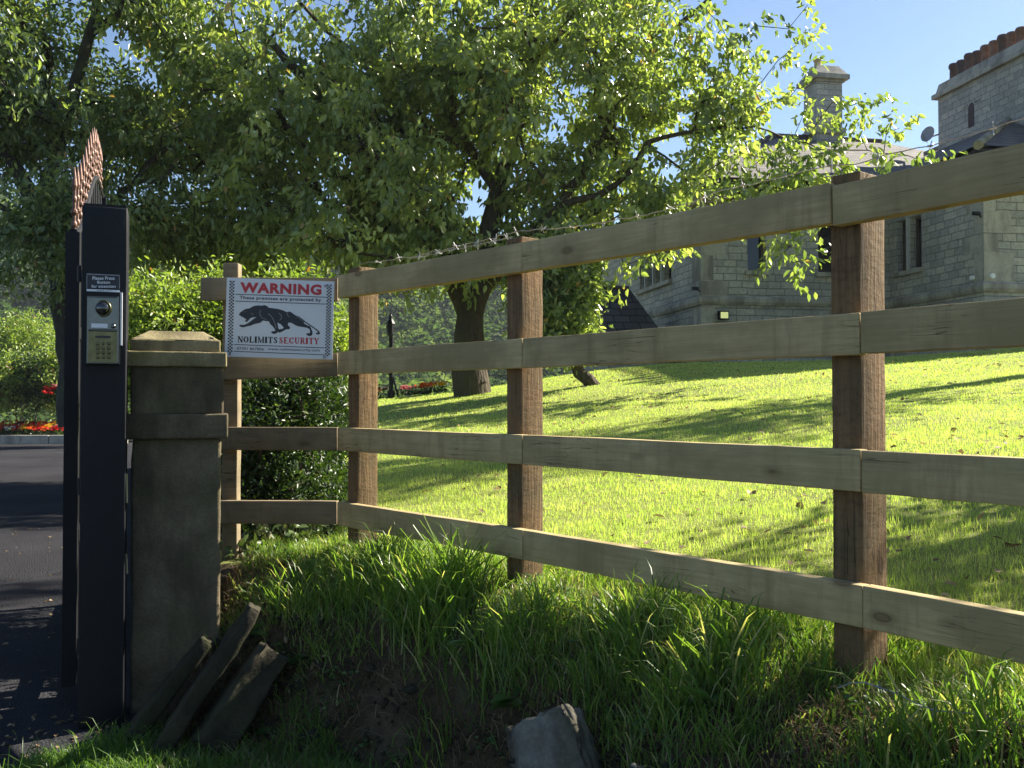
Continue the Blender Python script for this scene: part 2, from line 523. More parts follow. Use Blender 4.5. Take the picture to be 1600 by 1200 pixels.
def m_ground(name, kind):
    t = NT(name)
    c = t.coord('Object')
    if kind == 'lawn':
        a = t.noise(c, 1.3, 5, 0.6); f = t.noise(c, 60, 5, 0.75)
        col = t.ramp(t.math('ADD', t.math('MULTIPLY', a, 0.5), t.math('MULTIPLY', f, 0.5)), [(0.35, (0.17, 0.20, 0.05)), (0.65, (0.33, 0.35, 0.10))])
        return t.done(t.bsdf(col, 0.9, 0, t.bump(f, 0.8, 0.03), 0.15))
    if kind == 'bank':
        a = t.noise(c, 6, 7, 0.7); f = t.noise(c, 70, 5, 0.75)
        col = t.ramp(a, [(0.3, (0.035, 0.026, 0.017)), (0.5, (0.085, 0.062, 0.038)), (0.72, (0.16, 0.125, 0.078))])
        col = t.mix(t.ramp(t.noise(c, 3.0, 5), [(0.5, 0), (0.62, 0.6)]), col, (0.035, 0.055, 0.018))
        return t.done(t.bsdf(col, 0.95, 0, t.bump(t.math('ADD', a, t.math('MULTIPLY', f, 0.5)), 0.9, 0.04), 0.1))
    if kind == 'drive':
        a = t.noise(c, 0.7, 5, 0.6); f = t.noise(c, 130, 4, 0.8); v = t.voro(c, 90)
        col = t.ramp(t.math('ADD', t.math('MULTIPLY', a, 0.5), t.math('MULTIPLY', f, 0.5)), [(0.35, (0.021, 0.021, 0.024)), (0.65, (0.052, 0.051, 0.055))])
        return t.done(t.bsdf(col, 1.0, 0, t.bump(t.math('ADD', f, v), 0.8, 0.012), 0.03))
    a = t.noise(c, 0.03, 6, 0.7); f = t.noise(c, 2, 5, 0.7)
    col = t.ramp(t.math('ADD', t.math('MULTIPLY', a, 0.6), t.math('MULTIPLY', f, 0.4)), [(0.35, (0.030, 0.050, 0.016)), (0.65, (0.07, 0.09, 0.03))])
    return t.done(t.bsdf(col, 0.95, 0, None, 0.1))


M['lawn'] = m_ground('lawn_ground', 'lawn')
M['soil'] = m_ground('bank_soil', 'bank')
M['drive'] = m_ground('drive_asphalt', 'drive')
M['hill'] = m_ground('hill_ground', 'hill')
# ------------------------------------------------------------------ the lie of the land
def zr(h): return EYE + h       # heights below are measured from the eye

# front line of the fence, from the near right end to post A, then the short run to the pillar
FA = at(527, 627, 3.93); FB = at(816, 627, 3.09); FC = at(1345, 627, 2.168); FR = at(1600, 627, 1.87)
dCR = (FR - FC).normalized()
FR2 = FR + dCR * 2.6
FL = at(310, 627, 3.99)
FENCE_XY = [(FR2.x, FR2.y), (FC.x, FC.y), (FB.x, FB.y), (FA.x, FA.y), (FL.x - 0.35, FL.y)]
_P = np.array(FENCE_XY)


def fence_s(x, y):
    """distance from the fence line, positive on the camera's side"""
    x = np.asarray(x, float); y = np.asarray(y, float)
    best = np.full(x.shape, 1e9); sg = np.ones(x.shape)
    for i in range(len(_P) - 1):
        a, b = _P[i], _P[i + 1]
        d = b - a; L2 = d @ d
        k = ((x - a[0]) * d[0] + (y - a[1]) * d[1]) / L2
        if i == 0: k = np.maximum(k, -9)
        t = np.clip(k, 0 if i else -9, 1)
        qx = a[0] + t * d[0]; qy = a[1] + t * d[1]
        dist = np.hypot(x - qx, y - qy)
        cr = d[0] * (y - a[1]) - d[1] * (x - a[0])      # >0: left of travel = camera side
        m = dist < best
        best = np.where(m, dist, best); sg = np.where(m, np.where(cr > 0, 1.0, -1.0), sg)
    return best * sg


def sstep(a, b, x):
    t = np.clip((x - a) / (b - a), 0, 1)
    return t * t * (3 - 2 * t)


def vnoise(x, y, sc, seed=0):
    """cheap smooth noise from sines, about -1..1"""
    x = x * sc + seed * 1.7; y = y * sc - seed * 2.3
    return (np.sin(x * 1.3 + 1.9 * np.sin(y * 0.9 + seed)) + np.sin(y * 1.7 + 1.6 * np.sin(x * 1.1 - seed)) + 0.6 * np.sin(2.9 * x + 2.3 * y + 1.3 * np.sin(x * 2.1 - y))) / 2.6


def plane(x, y): return -0.8715 + 0.0813 * x + 0.0712 * y


CREST = 15.0


def bank_s(x, y):
    """fence distance with the turf edge drawn in along the middle of the bank"""
    return fence_s(x, y) + 0.17 * np.exp(-((np.asarray(x) + 0.22) / 0.42) ** 4)



def drive_edge(y): return -1.5 - 0.36 * (np.maximum(y, 3.5) - 3.5)


def ground(x, y):
    x = np.asarray(x, float); y = np.asarray(y, float)
    s = fence_s(x, y)
    yc = np.minimum(y, CREST)
    xc = np.clip(x, -6, 12)
    up = plane(xc, yc)
    up = up + 0.20 * np.exp(-((xc - 2.2) / 2.4) ** 2) * sstep(7, 15, yc)
    up = up + 0.02 * vnoise(x, y, 1.1, 3) * sstep(0.2, 1.0, -s) * sstep(16, 12, y)
    fall = 0.035 + 0.10 * sstep(3.0, -2.0, x)
    up = up - np.maximum(y - CREST, 0) * fall * sstep(CREST, CREST + 2.0, y)
    up = up - 0.045 * np.exp(-((x - FC.x - .03) ** 2 + (y - FC.y) ** 2) / .25 ** 2)
    # bank in front of the fence
    sb = bank_s(x, y)
    prof = 0.12 * sstep(0, 0.42, s) + 0.42 * sstep(0.38, 0.74, sb)
    bank = up - prof + (0.03 * vnoise(x, y, 7, 1) + 0.022 * vnoise(x, y, 19, 2) + 0.02 * vnoise(x, y, 3.3, 5)) * sstep(-0.05, 0.2, s) * sstep(1.2, 0.75, s)
    low = -1.15 + 0.008 * vnoise(x, y, 5, 4)
    bank = np.where(s > 0.4, np.maximum(bank, low), bank)
    z = np.where(s > 0, bank, up)
    z = low + (z - low) * sstep(1.1, 0.76, s)
    e = drive_edge(y)
    z = low + (z - low) * sstep(e, e + 0.45, x)
    # far land: falls to a valley and climbs to the wooded hill
    r = y
    hill = -1.15 - 9 * sstep(34, 62, r) + (27 - 0.13 * x) * sstep(62, 175, r) + 1.4 * vnoise(x, y, 0.03, 2) * sstep(60, 110, r)
    z = z + (hill - z) * sstep(30, 48, r)
    return EYE + z


def build_ground():
    def axis(stops):
        out = []
        for a, b, d in stops:
            n = max(1, int(round((b - a) / d)))
            out += list(np.linspace(a, b, n, endpoint=False))
        out.append(stops[-1][1])
        return np.array(out)
    xs = axis([(-400, -120, 28), (-120, -30, 6), (-30, -6, 0.8), (-6, -2, 0.16), (-2, 2.2, 0.04), (2.2, 6, 0.12), (6, 20, 0.7), (20, 120, 6), (120, 400, 28)])
    ys = axis([(-60, -6, 6), (-6, 1, 0.5), (1, 4.4, 0.04), (4.4, 8, 0.12), (8, 18, 0.33), (18, 40, 1.2), (40, 190, 5), (190, 900, 60)])
    X, Y = np.meshgrid(xs, ys)
    Z = ground(X, Y)
    nx, ny = len(xs), len(ys)
    V = np.stack([X, Y, Z], -1).reshape(-1, 3)
    ii, jj = np.meshgrid(np.arange(nx - 1), np.arange(ny - 1))
    ii = ii.ravel(); jj = jj.ravel()
    q = np.stack([jj * nx + ii, jj * nx + ii + 1, (jj + 1) * nx + ii + 1, (jj + 1) * nx + ii], -1)
    cx = V[q].mean(1)
    s = fence_s(cx[:, 0], cx[:, 1])
    e = drive_edge(cx[:, 1]) + 0.12
    far = cx[:, 1] > 34
    bank = (~far) & (cx[:, 0] > e) & (s > 0.02) & (s < 0.95)
    lawn = (~far) & (cx[:, 0] > e) & (s <= 0.02)
    drive = ~(far | bank | lawn)
    for nm, m, mt in (('hillside', far, 'hill'), ('earth_bank', bank, 'soil'), ('lawn', lawn, 'lawn'), ('driveway', drive, 'drive')):
        qq = q[m]
        used, inv = np.unique(qq.ravel(), return_inverse=True)
        o = np_mesh(nm, V[used], inv, np.full(len(qq), 4), M[mt], smooth=True)
        tag(o, kind='structure')


build_ground()


# ------------------------------------------------------------------ leaves and blades, vectorised
def unit(a):
    return a / np.maximum(np.linalg.norm(a, axis=-1, keepdims=True), 1e-9)


def leaves(name, pos, d, L, W, tint, mat, parent=None, nrm=None, fold=0.18, droop=0.12):
    n = len(pos)
    d = unit(d)
    if nrm is None: nrm = RNG.normal(size=(n, 3)) + np.array([0, 0, 0.8])
    side = unit(np.cross(d, nrm)); up = unit(np.cross(side, d))
    L = np.broadcast_to(L, (n,))[:, None]; W = np.broadcast_to(W, (n,))[:, None]
    tip = pos + d * L - up * L * droop
    a = pos + d * L * 0.34; b = pos + d * L * 0.70 - up * L * droop * 0.4
    V = np.stack([pos, a + side * W * 0.5 + up * W * fold, b + side * W * 0.40 + up * W * fold, tip, b - side * W * 0.40 + up * W * fold, a - side * W * 0.5 + up * W * fold], 1)
    base = (np.arange(n) * 6)[:, None]
    loops = (base + np.array([0, 1, 2, 3, 0, 3, 4, 5])[None]).ravel()
    return np_mesh(name, V.reshape(-1, 3), loops, np.full(n * 2, 4), mat, {'tint': np.repeat(tint, 6)}, parent=parent)


def blades(name, x, y, h, w, tint, mat, lean=0.35, bend=0.5, z=None, simple=False, az=None, parent=None):
    n = len(x)
    if z is None: z = ground(x, y) - 0.006
    p = np.stack([x, y, z], -1)
    if az is None: az = RNG.uniform(0, 2 * np.pi, n)
    la = RNG.uniform(0, 1, n) ** 1.3 * lean
    ld = np.stack([np.cos(az), np.sin(az), np.zeros(n)], -1)
    wa = RNG.uniform(0, 2 * np.pi, n)
    sd = np.stack([np.cos(wa), np.sin(wa), np.zeros(n)], -1) * (w * 0.5)[:, None]
    upv = np.array([0, 0, 1.0])
    h_ = h[:, None]
    d0 = unit(upv + ld * la[:, None])
    if simple:
        tip = p + d0 * h_
        V = np.stack([p - sd, p + sd, tip], 1)
        loops = np.arange(n * 3); tot = np.full(n, 3); k = 3
    else:
        bd = (RNG.uniform(0.2, 1, n) * bend)[:, None]
        p1 = p + d0 * h_ * 0.5 + ld * h_ * bd * 0.08
        p2 = p + d0 * h_ * 0.82 + ld * h_ * bd * 0.34 - upv * h_ * bd * 0.05
        tip = p + d0 * h_ * 0.98 + ld * h_ * bd * 0.75 - upv * h_ * bd * 0.22
        V = np.stack([p - sd, p + sd, p1 + sd * 0.9, p1 - sd * 0.9, p2 + sd * 0.6, p2 - sd * 0.6, tip], 1)
        base = (np.arange(n) * 7)[:, None]
        loops = (base + np.array([0, 1, 2, 3, 3, 2, 4, 5, 5, 4, 6])[None]).ravel()
        tot = np.tile([4, 4, 3], n); k = 7
    return np_mesh(name, V.reshape(-1, 3), loops, tot, mat, {'tint': np.repeat(tint, k)}, parent=parent)


# ------------------------------------------------------------------ trees
def grow(paths, targets, step=0.4, wob=0.12, up=0.15):
    pos = []; par = []; rad = []
    for pts, r0, r1 in paths:
        pts = [np.array(p, float) for p in pts]
        if not pos: prev = -1
        else: prev = int(np.argmin(np.linalg.norm(np.array(pos) - pts[0], axis=1)))
        fine = []
        for i in range(len(pts) - 1):
            k = max(1, int(np.linalg.norm(pts[i + 1] - pts[i]) / step * 1.6))
            p0 = pts[max(i - 1, 0)]; p3 = pts[min(i + 2, len(pts) - 1)]
            for j in range(k):
                t = j / k
                q = 0.5 * (2 * pts[i] + (pts[i + 1] - p0) * t + (2 * p0 - 5 * pts[i] + 4 * pts[i + 1] - p3) * t * t + (3 * pts[i] - p0 - 3 * pts[i + 1] + p3) * t ** 3)
                fine.append(q)
        fine.append(pts[-1])
        for j, q in enumerate(fine):
            if j == 0 and prev >= 0: continue
            t = j / (len(fine) - 1)
            pos.append(q + (RNG.normal(size=3) * 0.02 if j else 0)); par.append(prev); rad.append(r0 + (r1 - r0) * t)
            prev = len(pos) - 1
    nbase = len(pos)
    root = np.array(pos[0])
    T = targets[np.argsort(np.linalg.norm(targets - np.array(pos)[nbase // 2], axis=1))]
    buf = np.zeros((nbase + len(T) * 12, 3)); buf[:nbase] = pos; n = nbase
    ends = []; dirs = []
    for tg in T:
        d = buf[:n] - tg
        dist = np.sqrt((d * d).sum(1)) + np.maximum(0, d[:, 2]) * 0.7
        dist[:min(3, nbase)] += 3
        i = int(np.argmin(dist)); a = buf[i].copy(); v = tg - a; L = np.linalg.norm(v)
        k = int(min(10, max(1, L / step)))
        off = RNG.normal(size=3) * wob * L + np.array([0, 0, up * L])
        prev = i
        for j in range(1, k + 1):
            t = j / k
            q = a + v * t + off * (4 * t * (1 - t)) * 0.5
            buf[n] = q; par.append(prev); rad.append(0); prev = n; n += 1
        ends.append(prev); dirs.append(v / max(L, 1e-6))
    pos = buf[:n]; par = np.array(par); rad = np.array(rad)
    cnt = np.zeros(n)
    cnt[ends] += 1
    for i in range(n - 1, 0, -1):
        if par[i] >= 0: cnt[par[i]] += cnt[i]
    rad = np.maximum(rad, 0)
    return pos, par, rad, cnt, np.array(ends), np.array(dirs), nbase


def limbs_mesh(name, pos, par, rad, mat, parent, minr=0.0, bump=0.0):
    ch = np.where((par >= 0) & (rad > minr))[0]
    V = []; Lp = []; nv = 0; chunks = []
    for n_side, sel in ((10, ch[rad[ch] > 0.07]), (6, ch[(rad[ch] <= 0.07) & (rad[ch] > 0.018)]), (3, ch[rad[ch] <= 0.018])):
        if not len(sel): continue
        a = pos[par[sel]]; b = pos[sel]
        t = unit(b - a)
        ref = np.where(np.abs(t[:, 2:3]) < 0.9, np.array([[0, 0, 1.0]]), np.array([[1.0, 0, 0]]))
        u = unit(np.cross(t, ref)); w = np.cross(t, u)
        ra = np.minimum(rad[par[sel]], rad[sel] * 1.7); rb = rad[sel]
        an = np.arange(n_side) * 2 * np.pi / n_side
        ring = u[:, None] * np.cos(an)[None, :, None] + w[:, None] * np.sin(an)[None, :, None]
        a2 = a - t * (ra * 0.25)[:, None]; b2 = b + t * (rb * 0.25)[:, None]
        VA = a2[:, None] + ring * ra[:, None, None]; VB = b2[:, None] + ring * rb[:, None, None]
        vv = np.concatenate([VA, VB], 1).reshape(-1, 3)
        k = np.arange(n_side); k2 = (k + 1) % n_side
        q = np.stack([k, k2, k2 + n_side, k + n_side], -1).ravel()
        lp = (np.arange(len(sel)) * 2 * n_side)[:, None] + q[None]
        V.append(vv); Lp.append(lp.ravel() + nv); nv += len(vv)
    V = np.concatenate(V); Lp = np.concatenate(Lp)
    return np_mesh(name, V, Lp, np.full(len(Lp) // 4, 4), mat, smooth=True, parent=parent)


def sample_blobs(blobs, n, thin=0.0, freq=0.6, shell=0.5, seed=0):
    """points in a union of ellipsoids (centre, radii, weight)"""
    w = np.array([b[2] for b in blobs], float); w /= w.sum()
    out = []
    while len(out) < n:
        b = blobs[RNG.choice(len(blobs), p=w)]
        d = RNG.normal(size=3); d /= np.linalg.norm(d)
        r = RNG.uniform(0, 1) ** shell
        p = np.array(b[0]) + d * r * np.array(b[1])
        if thin > -1 and noise.noise(Vector(p * freq + seed)) < thin: continue
        out.append(p)
    return np.array(out)


def make_tree(name, base, label, paths, blobs, nclus, per, leafL, mat, bark, group=None, cat='tree', twig=0.5, thin=-0.1, freq=0.6,
              droop=0.7, rk=0.0045, wr=0.42, step=0.4, tint_pow=1.0, shell=0.5, minr=0.0, extra=None, spread=0.16, rp=0.5, parts=('trunk', 'crown'), seed=0):
    root = empty(name, base, label, cat, group)
    tg = sample_blobs(blobs, nclus, thin, freq, shell, seed)
    if extra is not None and len(extra): tg = np.concatenate([tg, np.array(extra)])
    pos, par, rad, cnt, ends, dirs, nb = grow(paths, tg, step)
    r2 = rk * np.maximum(cnt, 1) ** rp
    r2[:nb] = np.maximum(rad[:nb], np.minimum(r2[:nb], rad[:nb]) )
    if nb < len(r2): r2[nb:] = np.minimum(r2[nb:], 0.05)
    limbs_mesh(parts[0], pos, par, r2, bark, root, minr)
    E = pos[ends]; n = len(E)
    P = np.repeat(E, per, 0)
    td = unit(dirs + RNG.normal(size=(n, 3)) * 0.5 + np.array([0, 0, -0.15]))
    TD = np.repeat(td, per, 0)
    t = RNG.uniform(-0.35, 1, len(P))
    jit = RNG.normal(size=P.shape) * spread * twig
    p = P + TD * (t * twig)[:, None] + jit - np.array([0, 0, 1.0]) * (np.maximum(t, 0) ** 2 * twig * 0.25 * droop)[:, None]
    d = TD * 0.5 + RNG.normal(size=P.shape) * 0.55 + np.array([0, 0, -droop])
    L = leafL * RNG.uniform(0.65, 1.25, len(P))
    ct = RNG.uniform(0, 1, n)
    tint = np.clip(0.62 * np.repeat(ct, per) + 0.38 * RNG.uniform(0, 1, len(P)), 0, 1) ** tint_pow * 0.93
    tint = np.where(RNG.uniform(0, 1, len(P)) < 0.012, 1.0, tint)
    leaves(parts[1], p, d, L, L * wr, tint, mat, root)
    return root


# big cherry on the lawn
cd = 13.6
cb = at(738, 606, cd)
def A(px, py, d): return tuple(at(px, py, d))
cherry_paths = [
    ([A(738, 612, cd), A(733, 570, cd), A(735, 520, cd), A(736, 492, cd)], 0.29, 0.20),
    ([A(734, 495, cd), A(708, 445, cd - .1), A(660, 350, cd - .5), A(590, 260, cd - .9), A(525, 184, cd - 1.0), A(470, 118, cd - 1.1), A(409, 50, cd - 1.2)], 0.15, 0.05),
    ([A(738, 495, cd), A(757, 435, cd), A(770, 330, cd + .3), A(800, 230, cd + .5), A(820, 120, cd + .7), A(838, -20, cd + .6), A(850, -180, cd)], 0.16, 0.06),
    ([A(745, 470, cd), A(790, 410, cd), A(870, 330, cd - .3), A(960, 290, cd - .4), A(1010, 225, cd - .5), A(1070, 205, cd - .6), A(1180, 200, cd - .8)], 0.085, 0.015),
    ([A(870, 330, cd - .3), A(930, 230, cd + .2), A(980, 130, cd + .4), A(1060, 40, cd + .4), A(1150, -30, cd + .3)], 0.08, 0.03),
    ([A(780, 300, cd + .3), A(710, 200, cd + 1), A(640, 120, cd + 1.6), A(590, 10, cd + 2), A(540, -120, cd + 2)], 0.09, 0.04),
    ([A(590, 260, cd - .9), A(480, 210, cd + .2), A(360, 170, cd + .6), A(260, 100, cd + .8)], 0.07, 0.03),
    ([A(1180, 200, cd - .8), A(1260, 230, cd - 1.3), A(1350, 235, cd - 1.7), A(1440, 250, cd - 2.0)], 0.015, 0.006),
    ([A(1010, 225, cd - .5), A(1100, 290, cd - 1.2), A(1180, 330, cd - 1.8), A(1230, 385, cd - 2.2)], 0.02, 0.008),
]


def blob(px, py, d, rx, ry, rd, w=None):
    c = at(px, py, d); s = d / F
    return ((c.x, c.y, c.z), (rx * s, rd, ry * s), w if w else rx * ry * rd)


cherry_blobs = [
    blob(640, 190, cd, 270, 215, 2.4), blob(560, 390, cd + .6, 300, 62, 1.2, 6.5e4), blob(330, 380, cd + .3, 160, 60, 1.0, 2.2e4), blob(720, 370, cd + 1.2, 170, 60, 1.0, 2.6e4), blob(860, 385, cd + .6, 90, 50, .8, 1.2e4), blob(660, 400, cd - 1.0, 120, 34, .6, .8e4), blob(820, 330, cd + .8, 130, 80, 1.0, 1.0e4), blob(840, 130, cd + .3, 220, 250, 2.4), blob(420, 230, cd - .6, 230, 170, 1.9),
    blob(1010, 170, cd, 170, 190, 1.6), blob(330, 100, cd, 240, 190, 2.0), blob(740, -60, cd, 330, 200, 2.6, 5e4),
    blob(880, 350, cd - .2, 120, 90, 1.2), blob(560, 340, cd - .6, 240, 90, 1.8),
    blob(1110, 150, cd - .6, 95, 130, 0.9, 1.15e4), blob(1190, 290, cd - 1.4, 120, 70, .7, 0.8e4),
    blob(1010, 330, cd - .6, 90, 60, .8, 0.6e4),
]
hang = [A(x, y, cd - r) for x, y, r in (
    (1245, 70, .8), (1262, 8, .6), (1180, 40, .7), (1215, 95, .8), (1235, 150, .9), (1262, 118, 1.0), (1200, 160, .8), (1255, 180, 1.1), (1232, 45, .7),
    (1300, 160, 1.4), (1330, 165, 1.4), (1348, 158, 1.5), (1275, 195, 1.3), (1310, 225, 1.6), (1290, 240, 1.6), (1240, 215, 1.2),
    (1345, 212, 1.7), (1385, 208, 1.8), (1405, 200, 1.8), (1370, 240, 1.9), (1395, 245, 2.0), (1465, 245, 2.1), (1450, 250, 2.1), (1320, 262, 1.7),
    (1215, 250, 1.4), (1170, 265, 1.4), (1150, 240, 1.2), (1200, 285, 1.7), (1245, 275, 1.8), (1270, 285, 1.9), (1130, 300, 1.5), (1100, 270, 1.2), (1060, 300, 1.2),
    (1215, 378, 2.2), (1250, 382, 2.3), (1240, 410, 2.3), (1262, 405, 2.4), (1225, 395, 2.3), (975, 415, 1.0), (1010, 405, 1.2), (1030, 395, 1.2), (1040, 350, 1.2), (960, 360, .9), (1000, 320, 1))]
make_tree('cherry_tree', tuple(cb), 'wide spreading cherry tree with forked dark trunk standing on the lawn behind the fence', cherry_paths, cherry_blobs, 2900, 31, 0.118,
          M['cherry_leaf'], M['bark'], extra=hang, twig=0.40, thin=-0.08, freq=0.9, droop=0.85, spread=0.15, wr=0.46, tint_pow=0.75, step=0.36)

# darker tree on the left behind the gate
ld_ = 12.0
left_paths = [
    ([A(112, 660, ld_), A(104, 520, ld_), A(94, 442, ld_), A(70, 370, ld_), A(41, 292, ld_)], 0.17, 0.11),
    ([A(41, 292, ld_), A(10, 240, ld_), A(-50, 170, ld_), A(-110, 90, ld_)], 0.08, 0.04),
    ([A(60, 335, ld_), A(90, 230, ld_ + .2), A(120, 130, ld_ + .4), A(150, 0, ld_ + .4), A(170, -120, ld_)], 0.10, 0.05),
    ([A(82, 400, ld_), A(40, 345, ld_), A(-40, 300, ld_ - .3), A(-120, 280, ld_ - .4)], 0.05, 0.03),
    ([A(92, 440, ld_), A(150, 350, ld_ + .3), A(230, 260, ld_ + .5), A(300, 200, ld_ + .5)], 0.07, 0.03),
]
left_blobs = [blob(60, 60, ld_, 240, 180, 2.2), blob(210, 190, ld_ + .8, 170, 160, 1.8), blob(-80, 150, ld_, 150, 140, 1.6),
              blob(30, 400, ld_ - .5, 140, 60, .8, 2.6e4), blob(100, 330, ld_ - .6, 90, 80, .7, 1.6e4), blob(250, 330, ld_ + 1.0, 150, 90, 1.5), blob(20, 215, ld_ + .5, 130, 90, 1.2, 1.2e4), blob(100, -80, ld_, 230, 120, 2, 3e4)]
make_tree('leaning_tree', A(112, 650, ld_), 'dark leafy tree with leaning grey trunk behind the black gate', left_paths, left_blobs, 1250, 34, 0.092,
          M['dark_leaf'], M['bark_grey'], tint_pow=0.8, twig=0.40, thin=-0.14, freq=0.8, droop=0.6, spread=0.2, step=0.36)

# small evergreen beside the cherry
sd_ = 12.4
make_tree('small_evergreen_tree', A(930, 604, sd_), 'small crooked evergreen with leaning trunk on the lawn between the cherry and the house',
          [([A(935, 612, sd_), A(905, 578, sd_), A(880, 535, sd_), A(868, 480, sd_)], 0.10, 0.05), ([A(905, 578, sd_), A(900, 520, sd_ - .2), A(905, 455, sd_ - .2)], 0.05, 0.02),
           ([A(880, 535, sd_), A(850, 500, sd_), A(835, 440, sd_)], 0.04, 0.02)],
          [blob(868, 475, sd_, 58, 76, .6), blob(900, 450, sd_, 36, 66, .5), blob(885, 530, sd_, 46, 32, .4, 900), blob(845, 430, sd_, 50, 50, .5)], 460, 34, 0.10,
          M['cherry_leaf'], M['bark'], twig=0.22, thin=-2, droop=0.3, spread=0.30, step=0.2, rk=0.003)

# trees to the right of the frame that throw the shade across lawn and bank
def side_tree(x, y, h, r, n, seed):
    z0 = float(ground(x, y)); b = (x, y, z0)
    make_tree('garden_tree', b, 'tall leafy tree on the lawn right of the view near the house' if seed == 1 else 'broad leafy tree beside the fence right of the view',
              [([(x, y, z0), (x + .1, y, z0 + h * .25), (x - .1, y + .1, z0 + h * .5)], 0.2, 0.12), ([(x - .1, y + .1, z0 + h * .5), (x - .9, y - .2, z0 + h * .8)], .08, .03), ([(x - .1, y + .1, z0 + h * .5), (x + .8, y + .4, z0 + h * .85)], .08, .03)],
              [((x, y, z0 + h * .68), (r, r, h * .34), 1)], n, 34, 0.11, M['cherry_leaf'], M['bark'], twig=0.5, thin=-0.12, freq=0.7, spread=0.22, seed=seed * 9)
# ------------------------------------------------------------------ house
HO = Vector((3.66, 17.9, 0)); HA = math.atan(0.176)
he = Vector((math.cos(HA), math.sin(HA), 0)); hs = Vector((-math.sin(HA), math.cos(HA), 0))


def H(a, b, h): return HO + he * a + hs * b + Vector((0, 0, EYE + h))


house = empty('stone_house', tuple(H(4, 2, 0.6)), 'large stone house with slate hip roofs and tall chimney stack beyond the lawn', 'house')
EAVE = 4.17


def wall(p0, p1, h0, h1, holes, name='wall', depth=0.2, mat='masonry'):
    """wall face from p0 to p1 (a, b) with openings (t0, t1, h0, h1) cut out and their reveals"""
    p0 = Vector((*p0, 0)); p1 = Vector((*p1, 0)); L = (p1 - p0).length; d = (p1 - p0) / L
    inn = Vector((-d.y, d.x, 0)) * depth
    xs = sorted({0, L, *[h[0] for h in holes], *[h[1] for h in holes]})
    zs = sorted({h0, h1, *[h[2] for h in holes], *[h[3] for h in holes]})
    m = MB()
    def Q(t, z, k=0.0):
        q = p0 + d * t + inn * k
        return H(q.x, q.y, z)
    for i in range(len(xs) - 1):
        for j in range(len(zs) - 1):
            cx = (xs[i] + xs[i + 1]) / 2; cz = (zs[j] + zs[j + 1]) / 2
            if any(h[0] < cx < h[1] and h[2] < cz < h[3] for h in holes): continue
            m.add([Q(xs[i], zs[j]), Q(xs[i + 1], zs[j]), Q(xs[i + 1], zs[j + 1]), Q(xs[i], zs[j + 1])], [(0, 1, 2, 3)])
    for a, b, c, e in holes:
        m.add([Q(a, c), Q(a, e), Q(a, e, 1), Q(a, c, 1)], [(0, 1, 2, 3)])
        m.add([Q(b, c), Q(b, c, 1), Q(b, e, 1), Q(b, e)], [(0, 1, 2, 3)])
        m.add([Q(a, e), Q(b, e), Q(b, e, 1), Q(a, e, 1)], [(0, 1, 2, 3)])
        m.add([Q(a, c), Q(a, c, 1), Q(b, c, 1), Q(b, c)], [(0, 1, 2, 3)])
    m.build(name, M[mat], house, uv=True)
    for a, b, c, e in holes:
        window(Q, a, b, c, e)


def bar(m, q0, q1, w, t, nrm):
    """bar of width w and thickness t between q0 and q1"""
    d = (q1 - q0); L = d.length; d.normalize(); s = d.cross(nrm).normalized()
    c = (q0 + q1) / 2
    R = Matrix((d, s, nrm)).transposed()
    m.box(c, (L, w, t), R)


def window(Q, a, b, c, e):
    n = (Q(0, 0) - Q(0, 0, 1)).normalized()
    w = MB(); k = 0.72; f = 0.04
    for (x0, z0, x1, z1) in ((a + f / 2, c, a + f / 2, e), (b - f / 2, c, b - f / 2, e), (a + f, c + f / 2, b - f, c + f / 2), (a + f, e - f / 2, b - f, e - f / 2)):
        bar(w, Q(x0, z0, k), Q(x1, z1, k), f, 0.05, n)
    wo_ = w.build('window', M['frame'], house)
    g = MB()
    g.add([Q(a, c, 0.8), Q(b, c, 0.8), Q(b, e, 0.8), Q(a, e, 0.8)], [(0, 1, 2, 3)])
    g.build('pane', M['glass'], wo_)
    s = MB()
    bar(s, Q(a - 0.06, c - 0.045, -0.12), Q(b + 0.06, c - 0.045, -0.12), 0.085, 0.11, n)
    s.build('sill', M['ashlar'], wo_)


HB = -0.6
wall((0, 9), (0, 0), HB, EAVE, [(9 - 3.84, 9 - 3.36, 2.58, 3.5), (9 - 3.28, 9 - 2.80, 2.58, 3.5), (9 - 2.72, 9 - 2.24, 2.58, 3.5), (9 - 2.16, 9 - 1.69, 2.58, 3.5)])
wall((0, 0), (3.99, 0), HB, EAVE, [(0.95, 1.33, 2.55, 3.55), (2.44, 2.95, 2.55, 3.55)])
wall((3.99, 0), (3.99, -2.8), HB, EAVE, [(0.26, 0.62, 2.54, 3.55), (0.70, 1.05, 2.54, 3.55)])
wall((3.99, -2.8), (9.5, -2.8), HB, EAVE, [(2.3, 2.8, 2.55, 3.55), (2.9, 3.4, 2.55, 3.55)])
wall((9.5, -2.8), (9.5, 9), HB, EAVE, [])
wall((9.5, 9), (0, 9), HB, EAVE, [])
# pale mullions of the four light window
for b_ in (3.32, 2.76, 2.20): m = MB(); bar(m, H(-0.006, b_, 2.58), H(-0.006, b_, 3.5), 0.055, 0.10, hs.cross(Vector((0, 0, 1)))); m.build('mullion', M['mullion'], house)
m = MB(); bar(m, H(3.984, -0.66, 2.54), H(3.984, -0.66, 3.55), 0.05, 0.10, hs.cross(Vector((0, 0, 1))))
m.build('mullion', M['mullion'], house)


